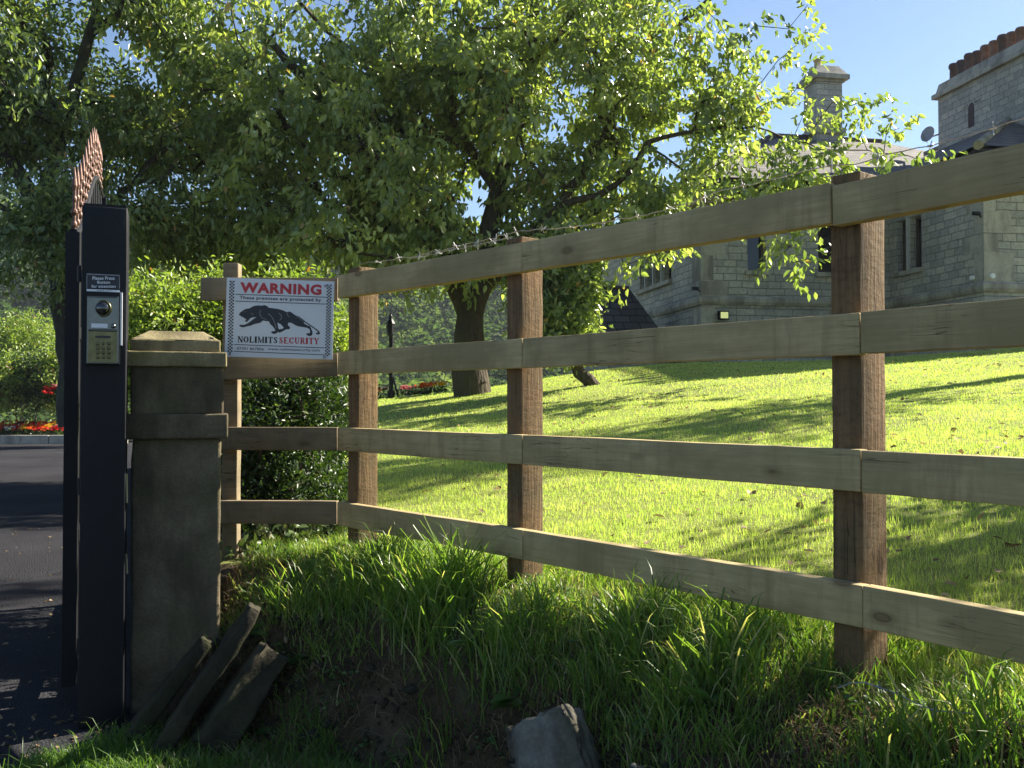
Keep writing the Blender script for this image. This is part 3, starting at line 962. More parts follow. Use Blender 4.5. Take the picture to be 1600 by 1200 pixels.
def course(pts, h0, h1, out, mat, name):
    """moulded band round the plan polygon"""
    m = MB()
    n = len(pts); offs = []
    for i in range(n):
        p = Vector((*pts[i], 0)); a = Vector((*pts[i - 1], 0)) if i else None; b = Vector((*pts[i + 1], 0)) if i < n - 1 else None
        ns = []
        for q0, q1 in ((a, p), (p, b)):
            if q0 is None or q1 is None: continue
            d = (q1 - q0).normalized(); ns.append(Vector((d.y, -d.x, 0)))
        o = ns[0] if len(ns) == 1 else (ns[0] + ns[1]) / (1 + ns[0].dot(ns[1]))
        offs.append(o)
    prof = [(-0.02, h0), (out * 0.55, h0), (out, h0 + (h1 - h0) * 0.35), (out, h1 - (h1 - h0) * 0.22), (out * 0.3, h1), (-0.02, h1)]
    vs = []
    for p, o in zip(pts, offs):
        for k, h in prof:
            vs.append(H(p[0] + o.x * k, p[1] + o.y * k, h))
    k = len(prof); fs = []
    for i in range(n - 1):
        for j in range(k - 1):
            fs.append((i * k + j, (i + 1) * k + j, (i + 1) * k + j + 1, i * k + j + 1))
    m.add(vs, fs)
    m.build(name, M[mat], house)


PLAN = [(0, 9), (0, 0), (3.99, 0), (3.99, -2.8), (9.5, -2.8)]
course(PLAN, 1.87, 2.04, 0.07, 'ashlar', 'string_course')
course(PLAN, EAVE - 0.34, EAVE - 0.01, 0.16, 'cornice', 'cornice')
course(PLAN, EAVE - 0.012, EAVE + 0.10, 0.30, 'black', 'gutter')
# quoins, alternately long and short, 4 mm proud
qr = random.Random(3)
for (qa, qb, da, db) in ((0, 0, 1, 1), (3.99, -2.8, 1, 1)):
    z = HB + 0.3; k = 0
    while z < EAVE - 0.4:
        hh = qr.choice((0.28, 0.33, 0.38)) if qr.random() < .75 else 0.5
        if z + hh > EAVE - 0.36: break
        if not (z < 2.05 and z + hh > 1.86):
            la = 0.5 if k % 2 else 0.24; lb = 0.24 if k % 2 else 0.5
            la *= qr.uniform(.85, 1.15); lb *= qr.uniform(.85, 1.15)
            e_ = 0.005
            m = MB(); m.add([H(qa - e_, qb - e_, z), H(qa + la, qb - e_, z), H(qa + la, qb - e_, z + hh - .015), H(qa - e_, qb - e_, z + hh - .015),
                   H(qa - e_, qb + lb, z), H(qa - e_, qb + lb, z + hh - .015)], [(0, 1, 2, 3), (4, 0, 3, 5)])
            m.build('quoin', M['ashlar'], house)
            z += hh; k += 1
        else:
            z = 2.06


def quad_roof(m, pts): m.add([H(*p) for p in pts], [tuple(range(len(pts)))])


OV = 0.38
pitch = (6.27 - EAVE) / (3.8 + OV)
r = MB()
a0, a1, b0, b1 = -OV, 9.5 + OV, -OV, 8.0
hr = EAVE + 0.10 + pitch * (3.8 + OV)
ze = EAVE + 0.10
quad_roof(r, [(a0, b0, ze), (a1, b0, ze), (a1 - 3.7, 3.8, hr), (3.33, 3.8, hr)])
quad_roof(r, [(a0, b1, ze), (a0, b0, ze), (3.33, 3.8, hr)])
quad_roof(r, [(a1, b1, ze), (a0, b1, ze), (3.33, 3.8, hr), (a1 - 3.7, 3.8, hr)])
quad_roof(r, [(a1, b0, ze), (a1, b1, ze), (a1 - 3.7, 3.8, hr)])
r1 = r.build('roof', M['slate'], house, uv=True)
r = MB()
c0, c1 = 3.99 - OV, 9.5 + OV
mid = (c0 + c1) / 2; hr2 = ze + 0.004 + pitch * (mid - c0); bf = -2.8 - OV
run = mid - c0
quad_roof(r, [(c0, 4.5, ze + .004), (c0, bf, ze + .004), (mid, bf + run, hr2), (mid, 4.5, hr2)])
quad_roof(r, [(c0, bf, ze + .004), (c1, bf, ze + .004), (mid, bf + run, hr2)])
quad_roof(r, [(c1, bf, ze + .004), (c1, 4.5, ze + .004), (mid, 4.5, hr2), (mid, bf + run, hr2)])
r2_ = r.build('roof', M['slate'], house, uv=True)
# ridge and hip tiles
m = MB()
for p, q in (((3.33, 3.8, hr), (a1 - 3.7, 3.8, hr)), ((a0, b0, ze), (3.33, 3.8, hr)), ((a0, b1, ze), (3.33, 3.8, hr))):
    P0, P1 = H(*p), H(*q); n_ = int((P1 - P0).length / 0.42)
    for k in range(n_):
        m.tube([P0.lerp(P1, k / n_), P0.lerp(P1, (k + 0.97) / n_)], 0.085, 8)
m.build('ridge_tiles', M['pot_dark'], r1, smooth=False)
m = MB()
for p, q in (((c0, bf, ze), (mid, bf + run, hr2)), ((mid, bf + run, hr2), (mid, 4.0, hr2))):
    P0, P1 = H(*p), H(*q); n_ = int((P1 - P0).length / 0.42)
    for k in range(n_):
        m.tube([P0.lerp(P1, k / n_), P0.lerp(P1, (k + 0.97) / n_)], 0.08, 8)
m.build('ridge_tiles', M['cornice'], r2_, smooth=False)


def chim_box(m, a0, a1, b0, b1, h0, h1, fl=0.0):
    vs = [H(a0, b0, h0), H(a1, b0, h0), H(a1, b1, h0), H(a0, b1, h0), H(a0 + fl, b0 + fl, h1), H(a1 - fl, b0 + fl, h1), H(a1 - fl, b1 - fl, h1), H(a0 + fl, b1 - fl, h1)]
    m.add(vs, [(0, 3, 2, 1), (4, 5, 6, 7), (0, 1, 5, 4), (1, 2, 6, 5), (2, 3, 7, 6), (3, 0, 4, 7)])


def pot(m, a, b, h0, hh, r):
    c = H(a, b, 0); c.z = 0
    m.lathe(c + Vector((0, 0, EYE + h0)), [(r * 1.0, 0), (r * 0.86, hh * 0.08), (r * 0.80, hh * 0.7), (r * 1.02, hh * 0.78), (r * 1.06, hh * 0.9), (r * 0.9, hh), (r * 0.7, hh), (r * 0.66, hh * 0.8)], 14)


# slim chimney with spreading cap
m = MB()
ca, cbb = 4.62, 3.8
chim_box(m, ca - .32, ca + .34, cbb - .32, cbb + .32, 5.6, 7.66)
ch1 = m.build('chimney', M['masonry_soft'], house, uv=True)
m = MB()
chim_box(m, ca - .38, ca + .40, cbb - .38, cbb + .38, 6.42, 6.56)
m.build('chimney_collar', M['ashlar'], ch1); m = MB()
chim_box(m, ca - .36, ca + .38, cbb - .36, cbb + .36, 7.661, 7.72)
chim_box(m, ca - .45, ca + .47, cbb - .45, cbb + .45, 7.721, 7.83)
chim_box(m, ca - .43, ca + .45, cbb - .43, cbb + .43, 7.831, 8.08, 0.17)
m.build('chimney_cap', M['ashlar'], ch1)
m = MB(); pot(m, ca - .12, cbb, 8.08, 0.24, 0.10)
m.build('chimney_pot', M['pot_buff'], ch1, smooth=True)
# long stack with a row of pots
sa0, sa1, sb0, sb1 = 6.30, 7.25, -3.0, 1.74
m = MB()
chim_box(m, sa0, sa1, sb0, sb1, 4.3, 6.78)
ch2 = m.build('chimney', M['masonry_soft'], house, uv=True)
m = MB()
chim_box(m, sa0 - .10, sa1 + .10, sb0 - .10, sb1 + .10, 6.781, 6.88)
chim_box(m, sa0 - .04, sa1 + .04, sb0 - .04, sb1 + .04, 6.881, 7.10, 0.05)
m.build('chimney_cap', M['ashlar'], ch2)
m = MB()   # arched recess: flat face, dark colour for its shade, set proud by 4 mm
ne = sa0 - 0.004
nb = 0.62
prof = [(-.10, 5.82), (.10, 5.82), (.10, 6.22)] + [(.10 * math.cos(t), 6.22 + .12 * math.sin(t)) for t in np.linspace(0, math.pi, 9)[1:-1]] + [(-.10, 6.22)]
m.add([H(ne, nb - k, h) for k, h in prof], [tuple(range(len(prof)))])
m.build('niche_shade', M['pot_dark'], ch2)
for k, h in [(-.2, 6.2), (.2, 6.2)]: m = MB(); m.box(H(ne, nb + k, h + .12), (0.03, .16, .04), Matrix.Rotation(HA, 3, 'Z')); m.build('niche_label', M['ashlar'], ch2)
nP = 17
pr_ = random.Random(12)
for i in range(nP):
    b_ = 1.52 - i * 0.262
    m = MB(); hh = 0.43 + pr_.uniform(-.03, .03) + (.12 if i in (12, 14) else 0)
    pot(m, sa0 + 0.24, b_, 7.08, hh, 0.105)
    m.build('chimney_pot', M[pr_.choice(('pot_dark', 'terracotta', 'pot_red', 'pot_red'))], ch2, smooth=True)
# satellite dish on the far edge of the stack
d0 = H(sa0 - 0.05, 1.74 + 0.28, 6.05)
dish = empty('satellite_dish', tuple(d0), 'small grey satellite dish fixed to the edge of the long chimney stack', 'satellite dish')
m = MB(); n_ = 20
ax = Vector((-0.75, -0.55, 0.25)).normalized(); u_ = ax.cross(Vector((0, 0, 1))).normalized(); v_ = u_.cross(ax)
vs = []; fs = []
for j in range(5):
    rr = 0.19 * j / 4
    for k in range(n_):
        t = 2 * math.pi * k / n_
        vs.append(d0 + u_ * rr * 0.85 * math.cos(t) + v_ * rr * math.sin(t) + ax * (0.05 * (j / 4) ** 2))
for j in range(4):
    for k in range(n_):
        fs.append((j * n_ + k, j * n_ + (k + 1) % n_, (j + 1) * n_ + (k + 1) % n_, (j + 1) * n_ + k))
m.add(vs, fs); m.build('reflector', M['greydish'], dish, smooth=True)
m = MB(); m.tube([d0 - ax * .01, d0 - ax * .1, H(sa0 - .0, 1.70, 5.98)], 0.02, 6); m.build('bracket', M['greydish'], dish)
m = MB(); m.tube([d0 - v_ * .18, d0 - v_ * .16 + ax * .22], 0.012, 6); m.box(d0 - v_ * .15 + ax * .24, (.05, .05, .06)); m.build('receiver_arm', M['greydish'], dish)

# low slate roofed outbuilding
ob = empty('outbuilding', tuple(H(-1.4, 1.6, 0.2)), 'low outbuilding with dark slate hipped roof at the left corner of the house', 'outbuilding')
m = MB()
A0, A1, B0, B1 = -2.0, -0.62, 0.9, 2.6
for p, q in (((A0, B0), (A1, B0)), ((A1, B0), (A1, B1)), ((A1, B1), (A0, B1)), ((A0, B1), (A0, B0))):
    m.add([H(*p, HB), H(*q, HB), H(*q, 1.32), H(*p, 1.32)], [(0, 1, 2, 3)])
m.build('wall', M['masonry'], ob, uv=True)
m = MB()
k = .14
def QR(pts): m.add([H(*p) for p in pts], [tuple(range(len(pts)))])
QR([(A0 - k, B0 - k, 1.3), (A1 + k, B0 - k, 1.3), (A1 - .30, 1.7, 2.36), (A0 + .12, 1.7, 2.36)])
QR([(A1 + k, B0 - k, 1.3), (A1 + k, B1 + k, 1.3), (A1 - .30, 1.7, 2.36)])
QR([(A1 + k, B1 + k, 1.3), (A0 - k, B1 + k, 1.3), (A0 + .12, 1.7, 2.36), (A1 - .30, 1.7, 2.36)])
QR([(A0 - k, B1 + k, 1.3), (A0 - k, B0 - k, 1.3), (A0 + .12, 1.7, 2.36)])
m.build('roof', M['darkslate'], ob, uv=True)
m = MB()
P0, P1 = H(A0 + .12, 1.7, 2.37), H(A1 - .30, 1.7, 2.37)
for k in range(3): m.tube([P0.lerp(P1, k / 3), P0.lerp(P1, (k + .95) / 3)], 0.05, 8)
m.build('ridge_tiles', M['pot_dark'], ob)

# lights and vents on the walls
fl = empty('wall_floodlight', tuple(H(0.42, -0.1, 1.70)), 'small square floodlight with glowing greenish glass low on the front wall of the house', 'floodlight')
m = MB(); R_ = Matrix.Rotation(HA, 3, 'Z')
m.box(H(0.42, -0.07, 1.66), (.20, .09, .17), R_); m.build('housing', M['black'], fl)
m = MB(); m.box(H(0.42, -0.122, 1.66), (.15, .008, .12), R_); m.build('glass', M['lamp_on'], fl)
for (a_, b_, h_, lab) in ((-0.06, 0.10, 2.18, 'tiny black security camera on the left corner of the house front'), (3.93, -2.70, 3.22, 'tiny black security camera high on the right hand corner of the house')):
    sc_ = empty('security_camera', tuple(H(a_, b_, h_)), lab, 'security camera', 'security cameras on the house corners')
    m = MB(); c_ = H(a_ - .06, b_ - .06, h_)
    m.tube([c_ - he * .05, c_ + he * .07], 0.035, 10); m.build('body', M['black'], sc_, smooth=False)
    m = MB(); m.tube([c_ + he * .05, H(a_ + .05, b_ - .05, h_ - .06)], .012, 6); m.build('bracket', M['black'], sc_)
for i_, (b_, h_, s_) in enumerate(((-2.55, 2.12, .045), (-2.83, 2.12, .055))):
    m = MB()
    if i_ == 0: c_ = H(3.97, b_, h_ + .02); ax_ = -he
    else: c_ = H(4.12, -2.81, h_ + .02); ax_ = -hs
    m.tube([c_, c_ + ax_ * .05], [s_, s_ * .8], 14)
    o = m.build('wall_vent', M['white'], None)
    tag(o, ('round white vent cover just left of the right hand corner of the house', 'round white vent cover just right of the right hand corner of the house')[i_], 'vent cover', 'white vent covers above the string course')


# ------------------------------------------------------------------ rough blocks
def rough_block(name, size, mat, amp=0.004, cuts=10, bevel=0.012, loc=(0, 0, 0), rot=(0, 0, 0), parent=None, freq=6.0, taper=None, chip=0.0):
    bm = bmesh.new()
    bmesh.ops.create_cube(bm, size=1.0)
    for v in bm.verts:
        v.co = Vector((v.co.x * size[0], v.co.y * size[1], v.co.z * size[2]))
        if taper and v.co.z > 0: v.co.x *= taper[0]; v.co.y *= taper[1]
    big = max(size)
    # cut each axis to even cells
    for ax_i in range(3):
        k = max(0, int(round(size[ax_i] / big * cuts)) - 1)
        nrm = Vector((0, 0, 0)); nrm[ax_i] = 1
        for j in range(1, k + 1):
            co = Vector((0, 0, 0)); co[ax_i] = -size[ax_i] / 2 + size[ax_i] * j / (k + 1)
            bmesh.ops.bisect_plane(bm, geom=bm.verts[:] + bm.edges[:] + bm.faces[:], plane_co=co, plane_no=nrm)
    ed = [e for e in bm.edges if len(e.link_faces) == 2 and e.calc_face_angle(0) > 0.6]
    if bevel: bmesh.ops.bevel(bm, geom=ed, offset=bevel, segments=2, affect='EDGES', profile=0.6)
    off = Vector((random.uniform(0, 50), random.uniform(0, 50), random.uniform(0, 50)))
    bm.normal_update()
    for v in bm.verts:
        n1 = noise.noise_vector(v.co * freq + off)
        n2 = noise.noise(v.co * freq * 4 + off)
        v.co = v.co + n1 * amp + v.normal * n2 * amp * 0.8
        if chip:
            c = noise.noise(v.co * freq * 0.5 + off * 2)
            if c > 0.25: v.co -= v.normal * (c - 0.25) * chip
    me = bpy.data.meshes.new(name)
    bm.to_mesh(me); bm.free()
    me.polygons.foreach_set('use_smooth', [True] * len(me.polygons))
    me.materials.append(mat)
    o = link(name, me, parent)
    o.location = loc; o.rotation_euler = rot
    return o


# ------------------------------------------------------------------ post and rail fence
fence = empty('rail_fence', (FB.x, FB.y, float(ground(FB.x, FB.y))), 'four rail timber fence with square posts running from the stone pillar along the lawn', 'fence')
TH = 0.036
HT = [0.527, 0.208, -0.113, -0.430]      # tops of the rails, measured from the eye


def rail(p, q, h0, h1, mat, hgt=0.098, ext=(0, 0), name='rail', back=0.0):
    p = Vector((p.x, p.y, 0)); q = Vector((q.x, q.y, 0))
    d = (q - p).normalized(); p = p - d * ext[0]; q = q + d * ext[1]
    nrm = Vector((-d.y, d.x, 0))
    if nrm.y > 0: nrm = -nrm                   # towards the camera
    c = (p + q) / 2 - nrm * (TH / 2 + back); L = (q - p).length
    z = EYE + (h0 + h1) / 2 - hgt / 2
    ang = math.atan2(d.y, d.x); tilt = -math.atan2(h1 - h0, L)
    return rough_block(name, (L, TH, hgt), mat, 0.0016, int(L / 0.06), 0.003, (c.x, c.y, z), (0, tilt, ang), fence, 2.2)


dr = random.Random(5)
R_END = FR2
for i, h in enumerate(HT):
    e = (0.535, 0.211, -0.111, -0.425)[i]
    if i == 3:
        rail(FB, FA, -0.428, e, M['rail'], ext=(-0.0, 0)); rail(FC, FB, -0.430, -0.428, M['rail'], ext=(0, -0.004))
    else:
        rail(FC, FB, h, (h + e) / 2, M['rail'], ext=(-0.077 if i == 0 else -.003, 0)); rail(FB, FA, (h + e) / 2, e, M['rail'], ext=(-0.003, 0))
    rail(R_END, FC, (0.545, 0.215, -0.110, -0.436)[i], (0.520, 0.209, -0.115, -0.430)[i], M['rail'], ext=(0, 0.074 if i == 0 else -.0))
# the short run that ends at the pillar
FAl = Vector((FA.x - 0.004, FA.y + 0.012, 0)); zL = FL.y
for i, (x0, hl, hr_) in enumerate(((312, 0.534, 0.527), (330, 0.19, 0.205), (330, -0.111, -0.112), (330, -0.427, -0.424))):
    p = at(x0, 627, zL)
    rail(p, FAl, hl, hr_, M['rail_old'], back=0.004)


def post(front_xy, w, d, ang_d, top, mat, base=None, lean=0.0):
    """front_xy: near front corner; ang_d: direction of the fence to the left; depth away from the camera"""
    u = ang_d; n = Vector((-u.y, u.x, 0))
    if n.y < 0: n = -n
    n = n.normalized()
    p0 = Vector((front_xy.x, front_xy.y, 0))
    c = p0 + u * (w / 2) + n * (d / 2)
    g = base if base is not None else float(ground(c.x, c.y)) - EYE - 0.25
    hh = top - g
    return rough_block('post', (w, d, hh), mat, 0.0022, 26, 0.004, (c.x, c.y, EYE + (top + g) / 2), (0, lean, math.atan2(u.y, u.x)), fence, 3.0)


dAB = (FA - FB).normalized(); dBC = (FB - FC).normalized(); dCc = (FC - FR).normalized()
PA = at(564, 627, 3.845)
nB = Vector((dBC.y, -dBC.x, 0));
def front_corner(px, p0, d0):
    """point on the back of the rails, along p0 + d0 t, seen at pixel column px"""
    nn = Vector((-d0.y, d0.x, 0)); nn = nn if nn.y > 0 else -nn
    p0 = p0 + nn * (TH + 0.001)
    u = (px - 800) / F
    t = (u * p0.y - p0.x) / (d0.x - u * d0.y)
    return p0 + d0 * t
cA = front_corner(560, FB, dAB); cB = front_corner(815, FB, dBC); cC = front_corner(1345, FC, dBC); cC2 = front_corner(1343, FC, dCc)
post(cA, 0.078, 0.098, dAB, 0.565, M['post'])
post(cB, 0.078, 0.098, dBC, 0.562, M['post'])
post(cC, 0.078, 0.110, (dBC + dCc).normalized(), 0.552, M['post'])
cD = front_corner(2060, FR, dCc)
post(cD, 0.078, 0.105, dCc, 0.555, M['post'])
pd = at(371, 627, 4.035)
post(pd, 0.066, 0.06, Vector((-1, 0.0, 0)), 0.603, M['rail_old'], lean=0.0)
# nail heads
m = MB()
for (cc, dd, hs_) in ((cA, dAB, 0), (cB, dBC, 0), (cC, dBC, 0)):
    nn = Vector((-dd.y, dd.x, 0)); nn = -nn if nn.y > 0 else nn
    for h in HT:
        for k, dz in ((0.02, -.03), (0.055, -.07)):
            c = Vector((cc.x, cc.y, 0)) + dd * k + nn * 0.0005; c.z = EYE + h + dz
            m.tube([c - nn * .002, c + nn * 0.0015], 0.006, 8)
m.build('nail_heads', M['rusty_nail'], fence)
# barbed wire on the post tops and a loose strand in the grass


def strand(m, pts, seg=0.03, r=0.0014, every=0.11):
    P = [Vector(p) for p in pts]; fine = []
    for i in range(len(P) - 1):
        n = max(2, int((P[i + 1] - P[i]).length / seg))
        for j in range(n):
            t = j / n
            q = P[i].lerp(P[i + 1], t); q.z -= 0.10 * (P[i + 1] - P[i]).length * t * (1 - t) * 0.12
            fine.append(q + Vector((dr.gauss(0, .0014), dr.gauss(0, .0014), dr.gauss(0, .002))))
    fine.append(P[-1])
    m.tube(fine, r, 4)
    acc = 0
    for i in range(1, len(fine)):
        acc += (fine[i] - fine[i - 1]).length
        if acc > every:
            acc = 0; c = fine[i]; t = (fine[i] - fine[i - 1]).normalized()
            for k in range(2):
                v = Vector((dr.uniform(-1, 1), dr.uniform(-1, 1), dr.uniform(-1, 1))); v = (v - t * v.dot(t)).normalized() * 0.017
                m.tube([c - v + t * .004 * k, c + v + t * .004 * k], 0.0013, 4)
            m.tube([c - t * .006, c + t * .006], 0.0028, 5)


nF = Vector((-dBC.y, dBC.x, 0)); nF = nF if nF.y > 0 else -nF
def top_pt(c, h, k=0.09): return Vector((c.x, c.y, EYE + h)) + nF * k
m = MB()
strand(m, [at(560, 412, 3.95), at(640, 402, 3.75), at(720, 384, 3.5), at(815, 360, 3.2), at(880, 356, 3.05), at(1010, 335, 2.85), at(1160, 290, 2.6), at(1280, 262, 2.42), at(1335, 256, 2.36), at(1410, 236, 2.25), at(1500, 214, 2.16), at(1600, 184, 2.06), at(1700, 150, 1.98)])
strand(m, [at(640, 404, 3.8), at(700, 392, 3.62), at(800, 370, 3.25)], every=0.07)
m.build('barbed_wire', M['wire'], fence)
m = MB()
strand(m, [at(1310, 1075, 2.02), at(1350, 1062, 1.98), at(1400, 1085, 1.94), at(1460, 1110, 1.9), at(1540, 1122, 1.86), at(1620, 1140, 1.82)], every=0.09)
m.build('barbed_wire', M['wire'], fence)

# ------------------------------------------------------------------ warning sign
sg = empty('warning_sign', (0, 0, 0), 'white warning sign with black big cat, red lettering and chequered borders screwed to the fence', 'sign')
SW, SH = 0.458, 0.333
sTL = at(354.5, 433.5, 3.87)
sTR = at(522.5, 440, 3.925)
sx = (sTR - sTL).normalized(); sz = (at(353.7, 557, 3.87) - sTL).normalized() * -1
sz = (sz - sx * sz.dot(sx)).normalized(); sn = sx.cross(sz)
SR = Matrix((sx, -sn if False else sz.cross(sx), sz)).transposed()     # columns: x, depth (away), up
MAT_S = SR.to_4x4(); MAT_S.translation = sTL
SWm = (sTR - sTL).length; SHm = (at(353.7, 557, 3.87) - sTL).length


def sp(u, v, k=0.0):
    """u, v in 0..1 from the top left of the sign; k metres proud"""
    return tuple(sTL + sx * (u * SWm) - sz * (v * SHm) - SR.col[1] * k)


def zpx(x, y):   # trace coordinates: the sign spans 115..1460 by about 110..1095
    t = (x - 115) / 1345.0
    return t, (y - (110 + 50 * t)) / (985.0 - 25 * t)


def link_s(m, name, mat, parent=sg): return m.build(name, mat, parent)


sg.location = sp(0.5, 1.0)
m = MB()
vs = [sp(0, 0), sp(1, 0), sp(1, 1), sp(0, 1), sp(0, 0, -.004), sp(1, 0, -.004), sp(1, 1, -.004), sp(0, 1, -.004)]
m.add(vs, [(0, 3, 2, 1), (4, 5, 6, 7), (0, 1, 5, 4), (1, 2, 6, 5), (2, 3, 7, 6), (3, 0, 4, 7)])
link_s(m, 'board', M['signwhite'])
for col0 in (0.026, 0.930):
    m = MB(); nr = 46; cw = 0.0155; chh = 0.92 / nr
    for r_ in range(nr):
        for c_ in range(3):
            if (r_ + c_) % 2: continue
            u0 = col0 + c_ * cw; v0 = 0.04 + r_ * chh
            m.add([sp(u0, v0, .0008), sp(u0, v0 + chh, .0008), sp(u0 + cw, v0 + chh, .0008), sp(u0 + cw, v0, .0008)], [(0, 1, 2, 3)])
    link_s(m, 'chequered_border', M['ink'])
m = MB()
for y0 in (320, 405, 945, 1030):
    (u0, v0), (u1, v1) = zpx(228, y0 ), zpx(1358, y0 + 33)
    t = .0045
    m.add([sp(u0, v0 - t, .0008), sp(u0, v0 + t, .0008), sp(u1, v1 + t, .0008), sp(u1, v1 - t, .0008)], [(0, 1, 2, 3)])
link_s(m, 'ruled_lines', M['ink'])


def poly_fill(m, pts, k, conv=zpx):
    bm = bmesh.new()
    vs = [bm.verts.new(sp(*conv(x, y), k)) for x, y in pts]
    f = bm.faces.new(vs)
    bm.normal_update()
    res = bmesh.ops.triangulate(bm, faces=[f], ngon_method='EAR_CLIP')
    bm.verts.ensure_lookup_table(); bm.verts.index_update()
    m.add([v.co.copy() for v in bm.verts], [tuple(v.index for v in f.verts) for f in bm.faces])
    bm.free()


CAT = [(278, 570), (290, 548), (318, 528), (345, 508), (372, 500), (398, 496), (418, 488), (445, 470), (475, 460), (520, 457), (560, 460), (590, 452), (622, 462), (645, 485), (700, 492), (760, 500), (820, 516),
       (875, 540), (905, 530), (935, 545), (975, 575), (1020, 590), (1060, 615), (1110, 655), (1165, 690), (1215, 722), (1260, 752), (1288, 778), (1297, 800), (1282, 815), (1255, 812), (1240, 798), (1248, 790), (1268, 795),
       (1262, 775), (1235, 752), (1190, 722), (1140, 690), (1085, 655), (1095, 680), (1140, 705), (1170, 712), (1182, 740), (1200, 780), (1202, 812), (1185, 832), (1150, 832), (1120, 812), (1130, 800), (1165, 798), (1172, 780),
       (1160, 745), (1125, 730), (1075, 722), (1020, 715), (980, 700), (960, 685), (925, 670), (895, 668), (888, 695), (922, 735), (905, 752), (870, 752), (830, 775), (790, 795), (765, 785), (755, 800), (720, 812),
       (690, 800), (680, 788), (695, 778), (730, 775), (735, 762), (705, 720), (670, 690), (650, 655), (610, 650), (575, 645), (552, 670), (520, 680), (470, 690), (430, 710), (395, 715), (340, 732), (300, 725), (283, 708),
       (292, 700), (345, 700), (380, 685), (420, 660), (455, 630), (492, 605), (450, 606), (420, 618), (400, 640), (385, 660), (362, 662), (350, 650), (372, 640), (362, 625), (345, 618), (325, 598), (318, 606), (308, 600), (305, 590), (285, 585)]
m = MB(); poly_fill(m, CAT, .0009)
# gap below the belly in front of the hind leg
link_s(m, 'cat_emblem', M['ink'])
m = MB()
poly_fill(m, [(758, 668), (800, 690), (838, 730), (825, 745), (778, 752), (768, 720)], .0013)
link_s(m, 'leg_gap', M['signwhite'])


def stroke(m, pts, w, k=.0013):
    for i in range(len(pts) - 1):
        (x0, y0), (x1, y1) = pts[i], pts[i + 1]
        L = math.hypot(x1 - x0, y1 - y0); nx, ny = -(y1 - y0) / L * w / 2, (x1 - x0) / L * w / 2
        a, b, c, d = [sp(*zpx(px_, py_), k) for px_, py_ in ((x0 - nx, y0 - ny), (x0 + nx, y0 + ny), (x1 + nx, y1 + ny), (x1 - nx, y1 - ny))]
        m.add([a, b, c, d], [(0, 1, 2, 3)])


m = MB()
stroke(m, [(545, 512), (535, 550), (545, 590), (575, 618), (620, 632)], 8)
stroke(m, [(640, 560), (680, 590), (710, 640), (730, 690), (745, 740)], 9)
stroke(m, [(770, 550), (805, 580), (808, 615), (785, 640)], 8)
stroke(m, [(870, 545), (885, 580), (905, 600)], 7)
stroke(m, [(435, 550), (442, 575), (455, 570)], 6)
stroke(m, [(345, 540), (362, 532)], 6)
stroke(m, [(990, 590), (1040, 620), (1075, 650)], 6)
link_s(m, 'muscle_highlights', M['inkgrey'])


def text_mesh(txt, x0, x1, ytop, ybot, mat, name, off=0.0, k=.0009, conv=zpx, space=1.0, parent=sg, place=None, skewy=None):
    """lettering stretched to the box (trace pixels) x0..x1, ytop..ybot"""
    cu = bpy.data.curves.new('lettering', 'FONT')
    cu.body = txt; cu.offset = off; cu.size = 1.0; cu.space_character = space
    cu.resolution_u = 4
    to = bpy.data.objects.new('lettering', cu)
    COL.objects.link(to)
    dg = bpy.context.evaluated_depsgraph_get(); dg.update()
    me = bpy.data.meshes.new_from_object(to.evaluated_get(dg))
    bpy.data.objects.remove(to)
    co = np.array([v.co[:] for v in me.vertices])
    lo, hi = co.min(0), co.max(0)
    for v in me.vertices:
        tx = (v.co.x - lo[0]) / (hi[0] - lo[0]); ty = (v.co.y - lo[1]) / (hi[1] - lo[1])
        X = x0 + (x1 - x0) * tx
        Y = ybot + (ytop - ybot) * ty
        if skewy: Y += skewy * (X - x0)
        v.co = Vector((place or (lambda X, Y: sp(*conv(X, Y), k)))(X, Y))
    me.name = name
    me.materials.clear(); me.materials.append(mat)
    return link(name, me, parent)


text_mesh('WARNING', 282, 1300, 168, 300, M['red'], 'red_heading', 0.05, skewy=0.028, space=1.12)
text_mesh('These premises are protected by', 280, 1298, 338, 392, M['ink'], 'black_subheading', 0.022, skewy=0.028, space=1.1)


# serif capitals drawn as strokes
SER = {
    'N': [[(0.12, 0), (0.12, 1)], [(0.12, 1), (0.86, 0)], [(0.86, 0), (0.86, 1)], 's', [(0, 1, .22)], [(0, 0, .24)], [(0.74, 1, .26)]],
}


